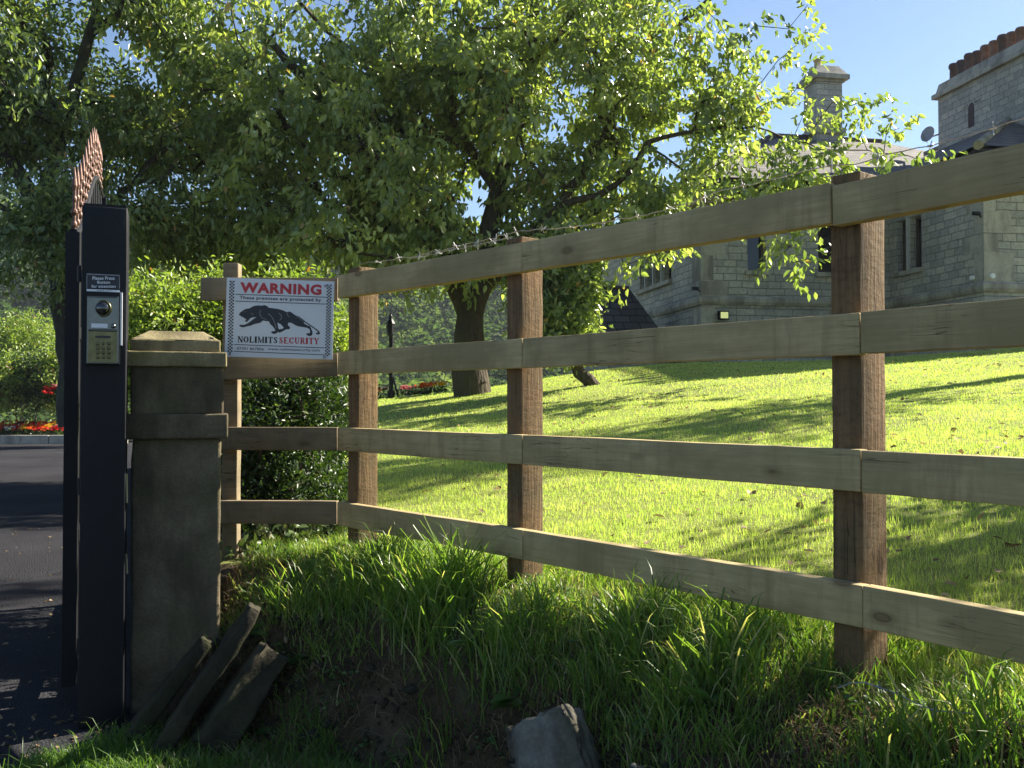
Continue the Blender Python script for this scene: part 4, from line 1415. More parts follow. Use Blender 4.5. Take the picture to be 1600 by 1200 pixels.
def serif_word(m, txt, x0, x1, yt, yb, sk):
    stems = {'N': [(.16, 0, .16, 1, .11), (.16, 1, .84, 0, .2), (.84, 0, .84, 1, .1)], 'L': [(.3, 0, .3, 1, .22), (.3, .04, .95, .04, .08), (.92, .0, .92, .28, .07)],
             'I': [(.5, 0, .5, 1, .3)], 'M': [(.13, 0, .13, 1, .07), (.13, 1, .5, .05, .17), (.5, .05, .86, 1, .07), (.86, 0, .86, 1, .19)],
             'T': [(.5, 0, .5, 1, .22), (.05, .96, .95, .96, .08), (.07, .72, .07, 1, .06), (.93, .72, .93, 1, .06)],
             'E': [(.28, 0, .28, 1, .22), (.28, .96, .9, .96, .08), (.28, .5, .72, .5, .08), (.28, .04, .95, .04, .08), (.9, .72, .9, 1, .06), (.93, 0, .93, .28, .06)],
             'R': [(.25, 0, .25, 1, .2), (.25, .96, .65, .96, .08), (.25, .5, .65, .5, .08), (.62, .5, .74, .62, .14), (.74, .58, .76, .86, .18), (.76, .82, .64, .96, .12), (.52, .5, .9, 0, .2)],
             'U': [(.24, .25, .24, 1, .2), (.24, .28, .4, .05, .16), (.36, .05, .66, .05, .1), (.64, .05, .8, .28, .09), (.8, .25, .8, 1, .09)],
             'Y': [(.12, 1, .5, .48, .2), (.88, 1, .5, .48, .09), (.5, 0, .5, .5, .2)]}
    serf = {'N': [(.12, 1, .3), (.16, 0, .32), (.84, 1, .32)], 'L': [(.3, 1, .45), (.25, 0, .4)], 'I': [(.5, 1, .8), (.5, 0, .8)], 'M': [(.1, 1, .2), (.13, 0, .26), (.88, 1, .24), (.86, 0, .3)],
            'T': [(.5, 0, .5)], 'E': [(.2, 1, .35), (.2, 0, .35)], 'R': [(.2, 1, .35), (.25, 0, .45), (.9, 0, .2)], 'U': [(.24, 1, .45), (.8, 1, .35)], 'Y': [(.12, 1, .35), (.88, 1, .28), (.5, 0, .45)]}
    ring = lambda a0, a1, cx, cy, rx, ry, n: [(cx + rx * math.cos(t), cy + ry * math.sin(t)) for t in np.linspace(a0, a1, n)]
    wid = {'I': .55, 'M': 1.25, 'T': .95, 'L': .9, 'S': .8}
    tot = sum(wid.get(c, 1.0) + .1 for c in txt); x = x0; un = (x1 - x0) / tot; hh = yb - yt
    def P(cx, w, a, b): X = cx + a * w; return sp(*zpx(X, yb - b * hh + sk * (X - x0)), .0009)
    for c in txt:
        w = wid.get(c, 1.0) * un; BW = 1.45
        def seg(a, b, c2, d, t):
            t = t * (1.35 if t > .1 else 1.5)
            L = math.hypot((c2 - a) * w, (d - b) * hh); nx = -(d - b) * hh / L; ny = (c2 - a) * w / L
            tx = t * un / 2 / w * abs(nx) * (1 if nx > 0 else -1); ty = t * un / 2 / hh * ny
            m.add([P(x, w, a + tx, b + ty), P(x, w, a - tx, b - ty), P(x, w, c2 - tx, d - ty), P(x, w, c2 + tx, d + ty)], [(0, 1, 2, 3)])
        for s_ in stems.get(c, []): seg(*s_)
        for (a, b, l) in serf.get(c, []): seg(a - l / 2, b * .96 + .02, a + l / 2, b * .96 + .02, .07)
        arcs = {'O': [(0, 2 * math.pi, .5, .5, .36, .46, 21)], 'C': [(.55, 5.75, .52, .5, .36, .46, 17)], 'S': [(.4, 4.3, .5, .745, .27, .215, 11), (-3.6 + 2.6, 3.0 - .0, .5, .26, .29, .225, 3)]}
        for ar in arcs.get(c, []):
            if c == 'S': continue
            q = ring(*ar)
            for i in range(len(q) - 1):
                mx = (q[i][0] + q[i + 1][0]) / 2
                seg(*q[i], *q[i + 1], .07 + .17 * min(1, abs(mx - .5) / .34) ** 1.5)
        if c == 'C': seg(.86, .66, .86, .98, .07)
        if c == 'S':
            q = [(.82, .74), (.74, .88), (.52, .95), (.3, .88), (.22, .74), (.32, .6), (.52, .5), (.74, .4), (.82, .25), (.72, .1), (.5, .05), (.26, .12), (.18, .28)]
            for i in range(len(q) - 1): seg(*q[i], *q[i + 1], (.08, .09, .12, .17, .18, .2, .2, .2, .18, .14, .09, .08)[i])
            seg(.84, .68, .84, .97, .06); seg(.16, .03, .16, .32, .06)
        x += w + .1 * un


m = MB(); serif_word(m, 'NOLIMITS', 272, 772, 842, 918, 0.014); link_s(m, 'black_name_lettering', M['ink'])
m = MB(); serif_word(m, 'SECURITY', 784, 1292, 850, 926, 0.014); link_s(m, 'red_name_lettering', M['red'])
text_mesh('07391 867006', 265, 598, 975, 1010, M['ink'], 'phone_number', 0.01, skewy=0.02, space=1.05)
text_mesh('www.nolimitssecurity.com', 650, 1298, 978, 1022, M['ink'], 'web_address', 0.01, skewy=0.02, space=1.05)
m = MB()
for (x, y, r_) in ((1350, 215, .0065), (1360, 1088, .0075), (182, 165, .005), (178, 1065, .005)):
    c = Vector(sp(*zpx(x, y), .001)); a = Vector(SR.col[1])
    m.tube([c, c - a * .003], [r_, r_ * .6], 12)
link_s(m, 'fixing_screws', M['wire'])

# ------------------------------------------------------------------ stone gate pillar
PZ = 3.42
pl = empty('stone_gate_pillar', tuple(at(275, 1100, PZ + 0.17)), 'weathered square stone gate pillar with moulded cap and bands between gate and fence', 'gate pillar')
s_ = PZ / F


PROT = math.radians(18); PC = math.cos(PROT)


def pblock(name, px0, px1, py0, py1, front, mat, depth, amp=.004, bev=.008, taper=None, chip=.0, cuts=14):
    a = at(px0, py0, front); b = at(px1, py1, front)
    w = (b.x - a.x) * PC; h = a.z - b.z
    k = depth / 2
    return rough_block(name, (w, depth, h), mat, amp, cuts, bev, ((a.x + b.x) / 2 - math.sin(PROT) * k, front + math.cos(PROT) * k, (a.z + b.z) / 2), (0, 0, PROT), pl, 7, taper, chip)


pblock('shaft', 207, 343, 684, 1140, PZ + .03, M['sandstone'], .31, .0025, .012, None, .02, 26)
pblock('band', 195, 357, 647, 686, PZ, M['sandstone'], .365, .002, .007, None, .015)
pblock('neck', 206, 349, 571, 648, PZ + .02, M['sandstone'], .32, .002, .008)
pblock('cap_moulding', 195, 355, 549, 573, PZ, M['capstone'], .365, .002, .006, None, .012)
pblock('cap_slab', 205, 345, 530.5, 550, PZ + .02, M['capstone'], .325, .002, .006, None, .012)
pblock('cap_top', 206, 344, 515, 531, PZ + .022, M['capstone'], .32, .002, .005, (.62, .5))

# ------------------------------------------------------------------ black gate post with entry panel
gz = 3.28
gp = empty('gate_post', tuple(at(160, 1130, gz + .07)), 'tall black square steel gate post left of the stone pillar', 'gate post')
a = at(130, 323, gz); b = at(192, 1136, gz)
gw = b.x - a.x
GR = math.radians(20); gc = Vector(((a.x + b.x) / 2, gz, 0)); gx = Vector((math.cos(GR), math.sin(GR), 0)); gn = Vector((-math.sin(GR), math.cos(GR), 0))
gw *= .95; GM = Matrix.Rotation(GR, 3, 'Z')
def gq(px, py, k=0.0):
    """point on the front face of the column seen at (px, py), k metres proud of it"""
    u, v = ray(px, py); o = gc - gn * k
    # ray (u t, t) meets o + gx r
    t = (o.x * gn.x + o.y * gn.y) / (u * gn.x + gn.y)
    return Vector((u * t, t, EYE + v * t))
cc_ = gc + gn * gw / 2
rough_block('column', (gw, gw, a.z - b.z), M['black'], .0008, 20, .004, (cc_.x, cc_.y, (a.z + b.z) / 2), (0, 0, GR), gp)
m = MB()
m.box((cc_.x, cc_.y, a.z + .004), (gw * .96, gw * .96, .010), GM); m.build('cap', M['black'], gp)
m = MB()     # hinge pins towards the gate and a latch plate towards the pillar
for py in (428, 760, 1010):
    c = at(126, py, gz + .12); m.tube([c + Vector((0, 0, -.03)), c + Vector((0, 0, .03))], .012, 10); m.box(c + Vector((.015, 0, 0)), (.04, .02, .03))
m.build('hinges', M['black'], gp)
m = MB()
for py0, py1, k in ((640, 690, 0), (765, 800, 1)):
    c0 = at(197, py0 + 100, gz + .05); m.tube([c0, at(198, py1 + 96, gz + .05)], .005, 8)
m.build('drop_bolt', M['steel'], gp)

ip = empty('entry_intercom', tuple(at(161, 570, gz)), 'steel entry intercom with round camera and keypad on the black gate post', 'intercom')


def ibox(m, x0, x1, y0, y1, k0, k1):
    a = gq(x0, y0); b = gq(x1, y1); mm = (a + b) / 2 - gn * (k0 + k1) / 2
    m.box(mm, ((b - a).xy.length, abs(k1 - k0), a.z - b.z), GM)


m = MB(); ibox(m, 133, 187.5, 458, 570, .0005, .030); m.build('housing', M['black'], ip)
m = MB(); ibox(m, 188, 191, 458, 540, .004, .024); m.build('rain_hood_edge', M['white'], ip)
m = MB(); ibox(m, 139, 184.5, 466, 516, .0305, .034); m.build('speech_panel', M['steel'], ip)
m = MB(); ibox(m, 139, 184.5, 518.5, 567, .0305, .034); kp = m.build('keypad', M['brass'], ip)
m = MB()
for r_ in ((137.6, 139, 465, 568), (184.5, 185.9, 465, 568), (139, 184.5, 465, 466), (139, 184.5, 516, 518), (139, 184.5, 567, 568.4)): ibox(m, *r_, .0305, .0375)
m.build('trim', M['steel'], ip)
c = gq(161, 482, .034)
m = MB(); m.lathe(c, [(.030, 0), (.030, .003), (.0265, .006), (.025, .004)], 28, axis='-Y'); m.build('lens_ring', M['brass'], ip, smooth=True)
m = MB(); m.lathe(c, [(.0245, .0035), (.022, .012), (.014, .019), (.004, .0215)], 28, axis='-Y'); m.build('camera_dome', M['lens'], ip, smooth=True)
m = MB(); ibox(m, 144, 169, 506.5, 513.5, .0342, .036); m.build('name_card', M['white'], ip)
c = gq(177, 509.5, .034)
m = MB(); m.lathe(c, [(.0085, 0), (.0085, .003), (.006, .006), (.001, .007)], 16, axis='-Y'); m.build('call_button', M['steel'], ip, smooth=True)
m = MB(); ibox(m, 150, 174, 525.5, 529.5, .0342, .0352); m.build('display', M['ink'], ip)
for r_ in range(4):
    for c_ in range(3):
        c = gq(153 + c_ * 8.6, 536.5 + r_ * 7.2, .0341)
        m = MB(); m.lathe(c, [(.0062, 0), (.0062, .0025), (.0045, .0045), (.001, .005)], 10, axis='-Y'); m.build('key', M['brass'], kp, smooth=True)
bn = empty('button_notice', tuple(at(161, 456, gz)), 'small black notice with white lettering above the entry intercom', 'notice')
m = MB(); ibox(m, 136, 186.5, 429.5, 451.5, .0005, .003); m.build('plate', M['ink'], bn)
m = MB()
for r_ in ((135.4, 187, 429, 429.8), (135.4, 136.1, 429.8, 451.5), (186.4, 187, 429.8, 451.5)): ibox(m, *r_, .0005, .0036)
m.build('border', M['greydish'], bn)
m = MB(); ibox(m, 135.5, 187, 451.6, 457, .0005, .0035); m.build('lower_strip', M['white'], bn)
def gpl(k):
    def f(X, Y):
        return gq(X, Y, k)
    return f
for i_, (tx, x0, x1, y0, y1) in enumerate((('Please Press', 144.5, 179, 432, 437.2), ('Button', 152, 172, 438.8, 443.2), ('for attention', 143, 180.5, 445, 449.6))):
    text_mesh(tx, x0, x1, y0, y1, M['white'], 'lettering', 0.012, parent=bn, place=gpl(.0036))
text_mesh('thank you', 151, 173, 453, 455.8, M['ink'], 'lettering', 0.0, parent=bn, place=gpl(.0041))

# ------------------------------------------------------------------ open ornamental gate leaf, running away from the post
gN = at(112, 627, 3.62); gFv = at(156, 627, 5.35)
gN.z = 0; gFv.z = 0
gd = (gFv - gN); gL = gd.length; gdn = gd.normalized()
gate = empty('black_metal_gate', (gN.x, gN.y, float(ground(gN.x, gN.y))), 'open black metal gate with arched top and coppery spikes seen end on', 'gate')
gang = math.atan2(gdn.y, gdn.x)
Rg = Matrix.Rotation(gang, 3, 'Z')


def gtop(t): return 0.66 + 0.52 * (math.sin(min(1, t / 0.8) * math.pi / 2) ** 1.6)
def gpt(t, h): q = gN + gd * t; q.z = EYE + h; return q


m = MB()
z0, z1 = -1.10, .66
m.box(gpt(0, (z0 + z1) / 2), (.05, .05, z1 - z0), Rg); m.build('stile', M['black'], gate)
m = MB(); z1 = gtop(1)
m.box(gpt(1, (z0 + z1) / 2), (.05, .05, z1 - z0), Rg); m.build('stile', M['black'], gate)
m = MB()
for h in (-1.03, -0.55, 0.28): m.box(gpt(.5, h), (gL - .05, .03, .05), Rg)
m.build('cross_rails', M['black'], gate)
m = MB()
pts = [gpt(t, gtop(t)) for t in np.linspace(0, 1, 22)]
m.tube(pts, .018, 8); m.build('arched_top_rail', M['black'], gate)
m = MB(); nbars = 13
for i in range(1, nbars):
    t = i / nbars; m.tube([gpt(t, -1.03), gpt(t, gtop(t))], .009, 6)
m.build('bars', M['black'], gate)
for i in range(nbars):
    t = (i + .3) / nbars; h = gtop(t)
    m = MB(); c = gpt(t, h)
    m.tube([c, c + Vector((0, 0, .17))], .007, 8)
    for dz, rr in ((.035, .012), (.085, .014), (.135, .010)): m.lathe(c + Vector((0, 0, dz)), [(.006, -.016), (rr, -.004), (rr, .004), (.006, .016)], 10)
    m.lathe(c + Vector((0, 0, .165)), [(.005, 0), (.011, .025), (.007, .06), (.001, .10)], 10)
    m.build('spike', M['copper'], gate)
m = MB()
for hh in (-.02, -.07): m.lathe(gpt(0.02, hh), [(.01, -.02), (.03, 0), (.01, .02)], 10)
m.build('latch', M['copper'], gate)

# ------------------------------------------------------------------ garden lantern
lz = 15.1
lb = at(611, 622, lz)
lp = empty('garden_lantern', tuple(lb), 'black garden lantern on a short pole at the edge of the lawn', 'garden lamp')
m = MB()
m.tube([lb + Vector((0, 0, -.1)), lb + Vector((0, 0, 1.0))], .035, 8); m.tube([lb + Vector((0, 0, -.1)), lb + Vector((0, 0, .12))], .06, 8); m.build('pole', M['black'], lp)
m = MB(); m.lathe(lb + Vector((-.01, 0, 1.0)), [(.03, 0), (.05, .03), (.07, .20), (.078, .21), (.04, .28), (.03, .34), (.012, .38)], 6); m.build('lantern', M['black'], lp)
m = MB()
for dz in (.3,): m.tube([lb + Vector((.14, 0, -.05)), lb + Vector((.03, 0, .35))], .018, 6)
m.build('stay', M['black'], lp)
# ------------------------------------------------------------------ stones in the bank
def slab(px, py, d, size, rot, label, mat, amp=.009, chip=.02, name='leaning_stone_slab'):
    c = at(px, py, d)
    o = rough_block(name, size, M[mat], amp, 16, .010, tuple(c), rot, None, 5.0 if name != 'bank_stone' else 6.0, (.8, .7), chip)
    return tag(o, label, 'stone', 'stones set in the earth bank')


rd = math.radians
slab(318, 1068, 3.17, (.060, .20, .60), (rd(-4), rd(34), rd(14)), 'long mossy stone slab leaning against the foot of the gate pillar, nearest the grass bank', 'bankstone')
slab(250, 1095, 3.24, (.055, .17, .50), (rd(-4), rd(38), rd(16)), 'shorter dark stone slab leaning at the pillar foot beside the gate post', 'bankstone')
slab(378, 1088, 3.14, (.13, .20, .36), (rd(-14), rd(36), rd(16)), 'broad dark stone wedged behind the leaning slabs under the turf edge', 'bankstone', .010, .04)
slab(868, 1180, 2.27, (.21, .14, .19), (rd(-24), rd(-28), rd(-18)), 'pale lichen covered stone sticking out of the bank below the middle post', 'palestone', .014, .06, 'bank_stone')
slab(1000, 1262, 2.02, (.14, .12, .12), (rd(14), rd(20), rd(-34)), 'pale stone half buried under grass at the bottom edge right of the other bank stone', 'palestone', .009, .03, 'bank_stone')


# crumbled stones and clods lying in the face of the bank
def rubble():
    r_ = np.random.default_rng(8); V = []; Lp = []; n = 0; tot = []
    base = np.array([[0, 0, 1], [1, 0, 0], [0, 1, 0], [-1, 0, 0], [0, -1, 0], [0, 0, -1]], float)
    fc = [(0, 1, 2), (0, 2, 3), (0, 3, 4), (0, 4, 1), (5, 2, 1), (5, 3, 2), (5, 4, 3), (5, 1, 4)]
    for i in range(9000):
        x = r_.uniform(-1.2, 1.0); y = r_.uniform(1.5, 3.7); s = float(fence_s(np.array(x), np.array(y)))
        if not   .34 < s < 1.05 or x < -1.25: continue
        sz = r_.uniform(.004, .012) if r_.uniform() < .93 else r_.uniform(.012, .032)
        p = base * r_.uniform(.6, 1.3, (6, 3)) * sz * np.array([1.3, 1, .75]); a = r_.uniform(0, 6.28); R_ = np.array([[math.cos(a), -math.sin(a), 0], [math.sin(a), math.cos(a), 0], [0, 0, 1]])
        V.append(p @ R_.T + np.array([x, y, float(ground(x, y)) + sz * .2]))
        for f in fc: Lp += [n + k for k in f]
        tot += [3] * 8; n += 6
    o = np_mesh('bank_rubble', np.concatenate(V), np.array(Lp), np.array(tot), M['bankstone'])
    tag(o, 'crumbled stones and clods of earth in the face of the bank', 'rubble', kind='stuff')


rubble()

# ------------------------------------------------------------------ grass
def on_lawn(x, y): return (x > drive_edge(y) + 0.25) & (fence_s(x, y) < 0.02)


def lawn_grass():
    xs = []; ys = []; hs_ = []; ws = []
    for (y0, y1, dens, h, w) in ((2.0, 4.2, 8000, .032, .0034), (4.2, 6.5, 6500, .028, .0042), (6.5, 10.0, 3400, .026, .0060), (10.0, 15.6, 1300, .026, .010)):
        x0, x1 = -0.22 * y1 - .2, 0.58 * y1 + .5
        n = int((y1 - y0) * (x1 - x0) * dens)
        x = RNG.uniform(x0, x1, n); y = RNG.uniform(y0, y1, n)
        k = (x > -0.22 * y - .2) & (x < 0.58 * y + .4) & on_lawn(x, y)
        x = x[k]; y = y[k]
        cl = vnoise(x, y, 6.0, 7) * .5 + vnoise(x, y, 17.0, 3) * .5
        hh = h * (1 + .55 * cl) * RNG.uniform(.55, 1.3, len(x))
        near = sstep(-0.9, 0.0, fence_s(x, y))
        hh = hh * (1 + 1.1 * near * RNG.uniform(0, 1, len(x)))
        xs.append(x); ys.append(y); hs_.append(hh); ws.append(np.full(len(x), w) * RNG.uniform(.7, 1.3, len(x)))
    x = np.concatenate(xs); y = np.concatenate(ys); h = np.concatenate(hs_); w = np.concatenate(ws)
    tint = np.clip(.5 + .16 * vnoise(x, y, .9, 5) + .18 * vnoise(x, y, 3.2, 9) + .16 * vnoise(x, y, 12, 4) + RNG.normal(0, .17, len(x)), 0, .9)
    tint = np.where(RNG.uniform(0, 1, len(x)) < .05, 1.0, tint)
    o = blades('lawn_grass', x, y, h, w, tint, M['lawn_blade'], lean=.75, bend=.6, simple=True)
    tag(o, 'short mown bright green lawn grass', 'grass', kind='stuff')


lawn_grass()


def bank_grass():
    # region in front of and along the fence; s measured from the fence line
    n = 300000
    x = RNG.uniform(-1.25, 1.75, n); y = RNG.uniform(1.2, 4.1, n)
    s = fence_s(x, y)
    k = (s > -.32) & (s < .98) & (x > -1.12) & (np.abs(x) < y * .62 + .1)
    x, y, s = x[k], y[k], s[k]
    s = np.where(s > 0, bank_s(x, y) - .17 * np.exp(-((x + .22) / .42) ** 4) * sstep(.2, 0, s), s)
    # how far along: more grass to the right, bare soil in the middle of the bank face
    right = sstep(.0, .5, x)
    topm = sstep(.52, .38, s)
    edge = sstep(.34, .22, s)
    patch = .5 + .5 * vnoise(x, y, 5.5, 6)
    dens = topm * (.40 + .60 * patch) + (1 - topm) * (.26 * patch ** 2.5 + .62 * right * (.25 + .75 * patch))
    dens = dens * (1 - 0.75 * np.exp(-(((x - .08) / .10) ** 2 + ((y - 2.24) / .12) ** 2)))
    dens = dens * .55 * (.35 + .65 * sstep(-.7, .3, vnoise(x, y, 9, 31)))
    k = RNG.uniform(0, 1, len(x)) < dens
    x, y, s = x[k], y[k], s[k]
    n = len(x)
    tall = np.zeros(n)
    for (cx, cy, rr, a) in ((at(690, 900, 3.1), 0, .20, 1.0), (at(620, 900, 3.25), 0, .13, .7), (at(740, 900, 2.85), 0, .2, .85), (at(590, 860, 3.5), 0, .2, .6), (at(480, 900, 3.6), 0, .16, .45), (at(1150, 900, 2.35), 0, .26, .6), (at(1010, 900, 2.55), 0, .16, .65), (at(1380, 900, 1.95), 0, .16, .45), (at(1540, 900, 1.8), 0, .16, .6)):
        tall = np.maximum(tall, a * np.exp(-((x - cx.x) ** 2 + (y - cx.y) ** 2) / rr ** 2))
    h = RNG.uniform(.025, .085, n) * (1 + .4 * vnoise(x, y, 11, 8)) + tall * RNG.uniform(0, 1, n) ** 1.5 * .34
    h = h * (.7 + .3 * sstep(.7, .35, s))
    pc = np.minimum.reduce([np.hypot(x - (q.x - .12), y - (q.y - .12)) for q in (FC, FB)])
    h = h * (.35 + .65 * sstep(.05, .24, pc))
    w = .0028 + .0022 * RNG.uniform(0, 1, n) + .016 * np.maximum(h - .09, 0)
    w = np.minimum(w, .0062)
    tint = np.clip(.34 + .2 * vnoise(x, y, 4, 2) + .18 * vnoise(x, y, 13, 6) + RNG.normal(0, .2, n), 0, .92)
    tint = np.where(RNG.uniform(0, 1, n) < .09 + .10 * sstep(.2, .9, vnoise(x, y, 5, 21)), 1.0, tint)
    o = blades('bank_grass', x, y, h, w, tint, M['long_blade'], lean=.55, bend=.9)
    tag(o, 'long uneven green grass along the top of the earth bank', 'grass', kind='stuff')
    # dead thatch over the bank
    n = 110000
    x = RNG.uniform(-1.2, 1.6, n); y = RNG.uniform(1.2, 4.0, n); s = fence_s(x, y)
    k = (s > -.1) & (s < .85) & (x > -1.15)
    x, y = x[k], y[k]; n = len(x)
    pm = .5 + .5 * vnoise(x, y, 4.2, 12)
    k = RNG.uniform(0, 1, n) < .25 + .75 * pm
    x, y = x[k], y[k]; n = len(x)
    o = blades('dead_grass', x, y, RNG.uniform(.02, .09, n), np.full(n, .0024), np.clip(RNG.normal(.4, .25, n), 0, 1), M['dead_blade'], lean=2.6, bend=1.2)
    tag(o, 'brown dead grass and roots matted over the soil bank', 'dead grass', kind='stuff')
    # short grass at the bank foot, shade put into its dark tint
    n = 60000
    x = RNG.uniform(-1.75, .1, n); y = RNG.uniform(2.3, 3.45, n); s = fence_s(x, y)
    ok = (s > .5) & (x > -1.42 - .25 * (3.4 - y) + .05 * vnoise(x, y, 8, 3)) & (y < 3.16 + .18 * vnoise(x, y, 4, 1))
    pt = .5 + .5 * vnoise(x, y, 6, 14)
    ok &= RNG.uniform(0, 1, n) < .25 + .75 * pt
    x, y = x[ok], y[ok]; n = len(x)
    h = RNG.uniform(.02, .07, n) * (1 + .5 * vnoise(x, y, 7, 5)) + (RNG.uniform(0, 1, n) < .03) * RNG.uniform(.02, .1, n)
    o = blades('verge_grass', x, y, h, np.full(n, .0032), np.clip(RNG.normal(.08, .14, n), 0, .6), M['long_blade'], lean=.8, bend=.8)
    tag(o, 'short grass tinted dark for shade at the foot of the bank beside the drive', 'grass', kind='stuff')


bank_grass()


# broad leaved weeds in the turf: docks and clover
def weeds():
    P = []; D = []; L = []; T = []
    r_ = np.random.default_rng(77)
    for i in range(150):
        x = r_.uniform(-1.0, 1.4); y = r_.uniform(1.4, 3.9); s = float(fence_s(x, y))
        if not -.1 < s < .8: continue
        big = r_.uniform() < .25; k = 7 if big else 12
        c0 = np.array([x, y, float(ground(x, y)) + (.0 if big else .02)])
        for j in range(k):
            a = r_.uniform(0, 6.28); el = r_.uniform(.2, .9) if big else r_.uniform(-.1, .5)
            off = 0 if big else r_.uniform(0, .05)
            P.append(c0 + np.array([math.cos(a) * off, math.sin(a) * off, r_.uniform(0, .04)])); D.append([math.cos(a), math.sin(a), el])
            L.append(r_.uniform(.05, .11) if big else r_.uniform(.012, .022)); T.append(r_.uniform(0, .8))
    P = np.array(P); L = np.array(L)
    o = leaves('bank_weeds', P, np.array(D), L, np.where(L > .03, L * .34, L * .9), np.array(T), M['laurel_weed'], nrm=np.array([0, 0, 1.0]) + r_.normal(size=(len(P), 3)) * .2, droop=.3)
    tag(o, 'broad leaved weeds and clover among the bank grass', 'weeds', kind='stuff')


weeds()

# fallen leaves on drive edge and under the hedge
n = 1300
x = np.concatenate([RNG.uniform(-2.2, -.6, 600), RNG.uniform(-1.15, -.55, 400), RNG.uniform(-4.6, -1.5, 300)]); y = np.concatenate([RNG.uniform(2.4, 3.4, 600), RNG.uniform(3.9, 4.5, 400), RNG.uniform(2.6, 9.5, 300)])
p = np.stack([x, y, ground(x, y) + .006], -1)
d = RNG.normal(size=(n, 3)) * np.array([1, 1, .25])
o = leaves('fallen_leaves', p, d, RNG.uniform(.012, .035, n), RNG.uniform(.008, .018, n), RNG.uniform(0, 1, n), M['dead_blade'], nrm=np.array([0, 0, 1.0]) + RNG.normal(size=(n, 3)) * .3)
tag(o, 'small brown fallen leaves and crumbs of soil at the drive edge', 'fallen leaves', kind='stuff')


n = 1500
y = RNG.uniform(2.4, 14.5, n); x = RNG.uniform(-.2, .6, n) * y
k = on_lawn(x, y) & (RNG.uniform(0, 1, n) < .25 + .5 * sstep(-.2, .9, vnoise(x, y, .8, 17))); x, y = x[k], y[k]; n = len(x)
p = np.stack([x, y, ground(x, y) + .024], -1)
o = leaves('fallen_lawn_leaves', p, RNG.normal(size=(n, 3)) * np.array([1, 1, .3]), RNG.uniform(.03, .06, n), RNG.uniform(.02, .035, n), RNG.uniform(.3, 1, n), M['dead_blade'], nrm=np.array([0, 0, 1.0]) + RNG.normal(size=(n, 3)) * .4)
tag(o, 'scattered brown and yellow fallen leaves on the lawn', 'fallen leaves', kind='stuff')

# ------------------------------------------------------------------ hedge and shrubs
def shrub(name, label, cx, cy, blobs_, n, per, L, mat, group=None, twig=.16, droop=0.0, thin=-.35, freq=2.2, cat='shrub', bark='bark', z0=None, rk=.0025, stems=4, shell=.45, wr=.45, step=.18, seed=0, spread=.22):
    z0 = float(ground(cx, cy)) if z0 is None else z0
    top = max(b[0][2] + b[1][2] for b in blobs_)
    paths = [([(cx, cy, z0 - .05), (cx, cy, z0 + .1)], .03, .025)]
    for k in range(stems):
        b = blobs_[k % len(blobs_)]
        q = (b[0][0] + random.uniform(-.4, .4) * b[1][0], b[0][1] + random.uniform(-.3, .3) * b[1][1], b[0][2])
        paths.append(([(cx, cy, z0 + .1), ((cx + q[0]) / 2 + .02, (cy + q[1]) / 2, (z0 + q[2]) / 2), q], .02, .008))
    return make_tree(name, (cx, cy, z0), label, paths, blobs_, n, per, L, M[mat], M[bark], group, cat, twig, thin, freq, droop, rk, wr, step, shell=shell, parts=('stems', 'foliage'), spread=spread, seed=seed)


def bl(px, py, d, rx, ry, rd_): return blob(px, py, d, rx, ry, rd_)


c_ = at(300, 900, 5.3)
shrub('garden_shrub', 'bright yellow green shrub rising behind the stone pillar cap', c_.x, c_.y,
      [bl(270, 500, 5.3, 78, 50, .42), bl(235, 570, 5.2, 50, 70, .4), bl(330, 488, 5.5, 60, 45, .4), bl(340, 435, 5.6, 14, 30, .10), bl(225, 465, 5.5, 28, 24, .2)], 520, 30, .034, 'shrub_leaf', twig=.15, thin=-.3, seed=3)
c_ = at(440, 900, 5.2)
shrub('garden_shrub', 'leafy bright green shrub behind the white warning sign', c_.x, c_.y,
      [bl(440, 515, 5.5, 85, 60, .45), bl(455, 455, 5.6, 34, 28, .25), bl(500, 570, 5.3, 42, 80, .4), bl(430, 428, 5.7, 12, 18, .10), bl(540, 545, 5.9, 28, 50, .3)], 520, 30, .034, 'shrub_leaf', twig=.15, thin=-.3, seed=5)
c_ = at(430, 880, 4.75)
shrub('dense_hedge', 'dense hedge, leaves coloured dark for its shade, seen between the lower rails beside the pillar', c_.x, c_.y,
      [bl(410, 680, 4.75, 66, 110, .42), bl(480, 650, 4.85, 52, 110, .4), bl(380, 780, 4.6, 48, 60, .3), bl(470, 770, 4.6, 62, 60, .3), bl(515, 690, 5.1, 26, 90, .3)], 820, 30, .030, 'laurel_leaf', twig=.12, thin=-.6, seed=8, shell=.33)
c_ = at(450, 880, 4.3)
shrub('bramble_and_ivy', 'tangled ivy and brambles with pale leaves on the ground under the hedge', c_.x, c_.y,
      [bl(450, 855, 4.3, 88, 30, .22), bl(400, 870, 4.2, 40, 34, .2), bl(510, 845, 4.4, 40, 32, .2)], 210, 12, .040, 'ivy_leaf', twig=.10, thin=-.3, wr=.7, seed=2, cat='ivy')
# sprig at the lawn edge near the left fence post
c_ = at(590, 740, 5.0)

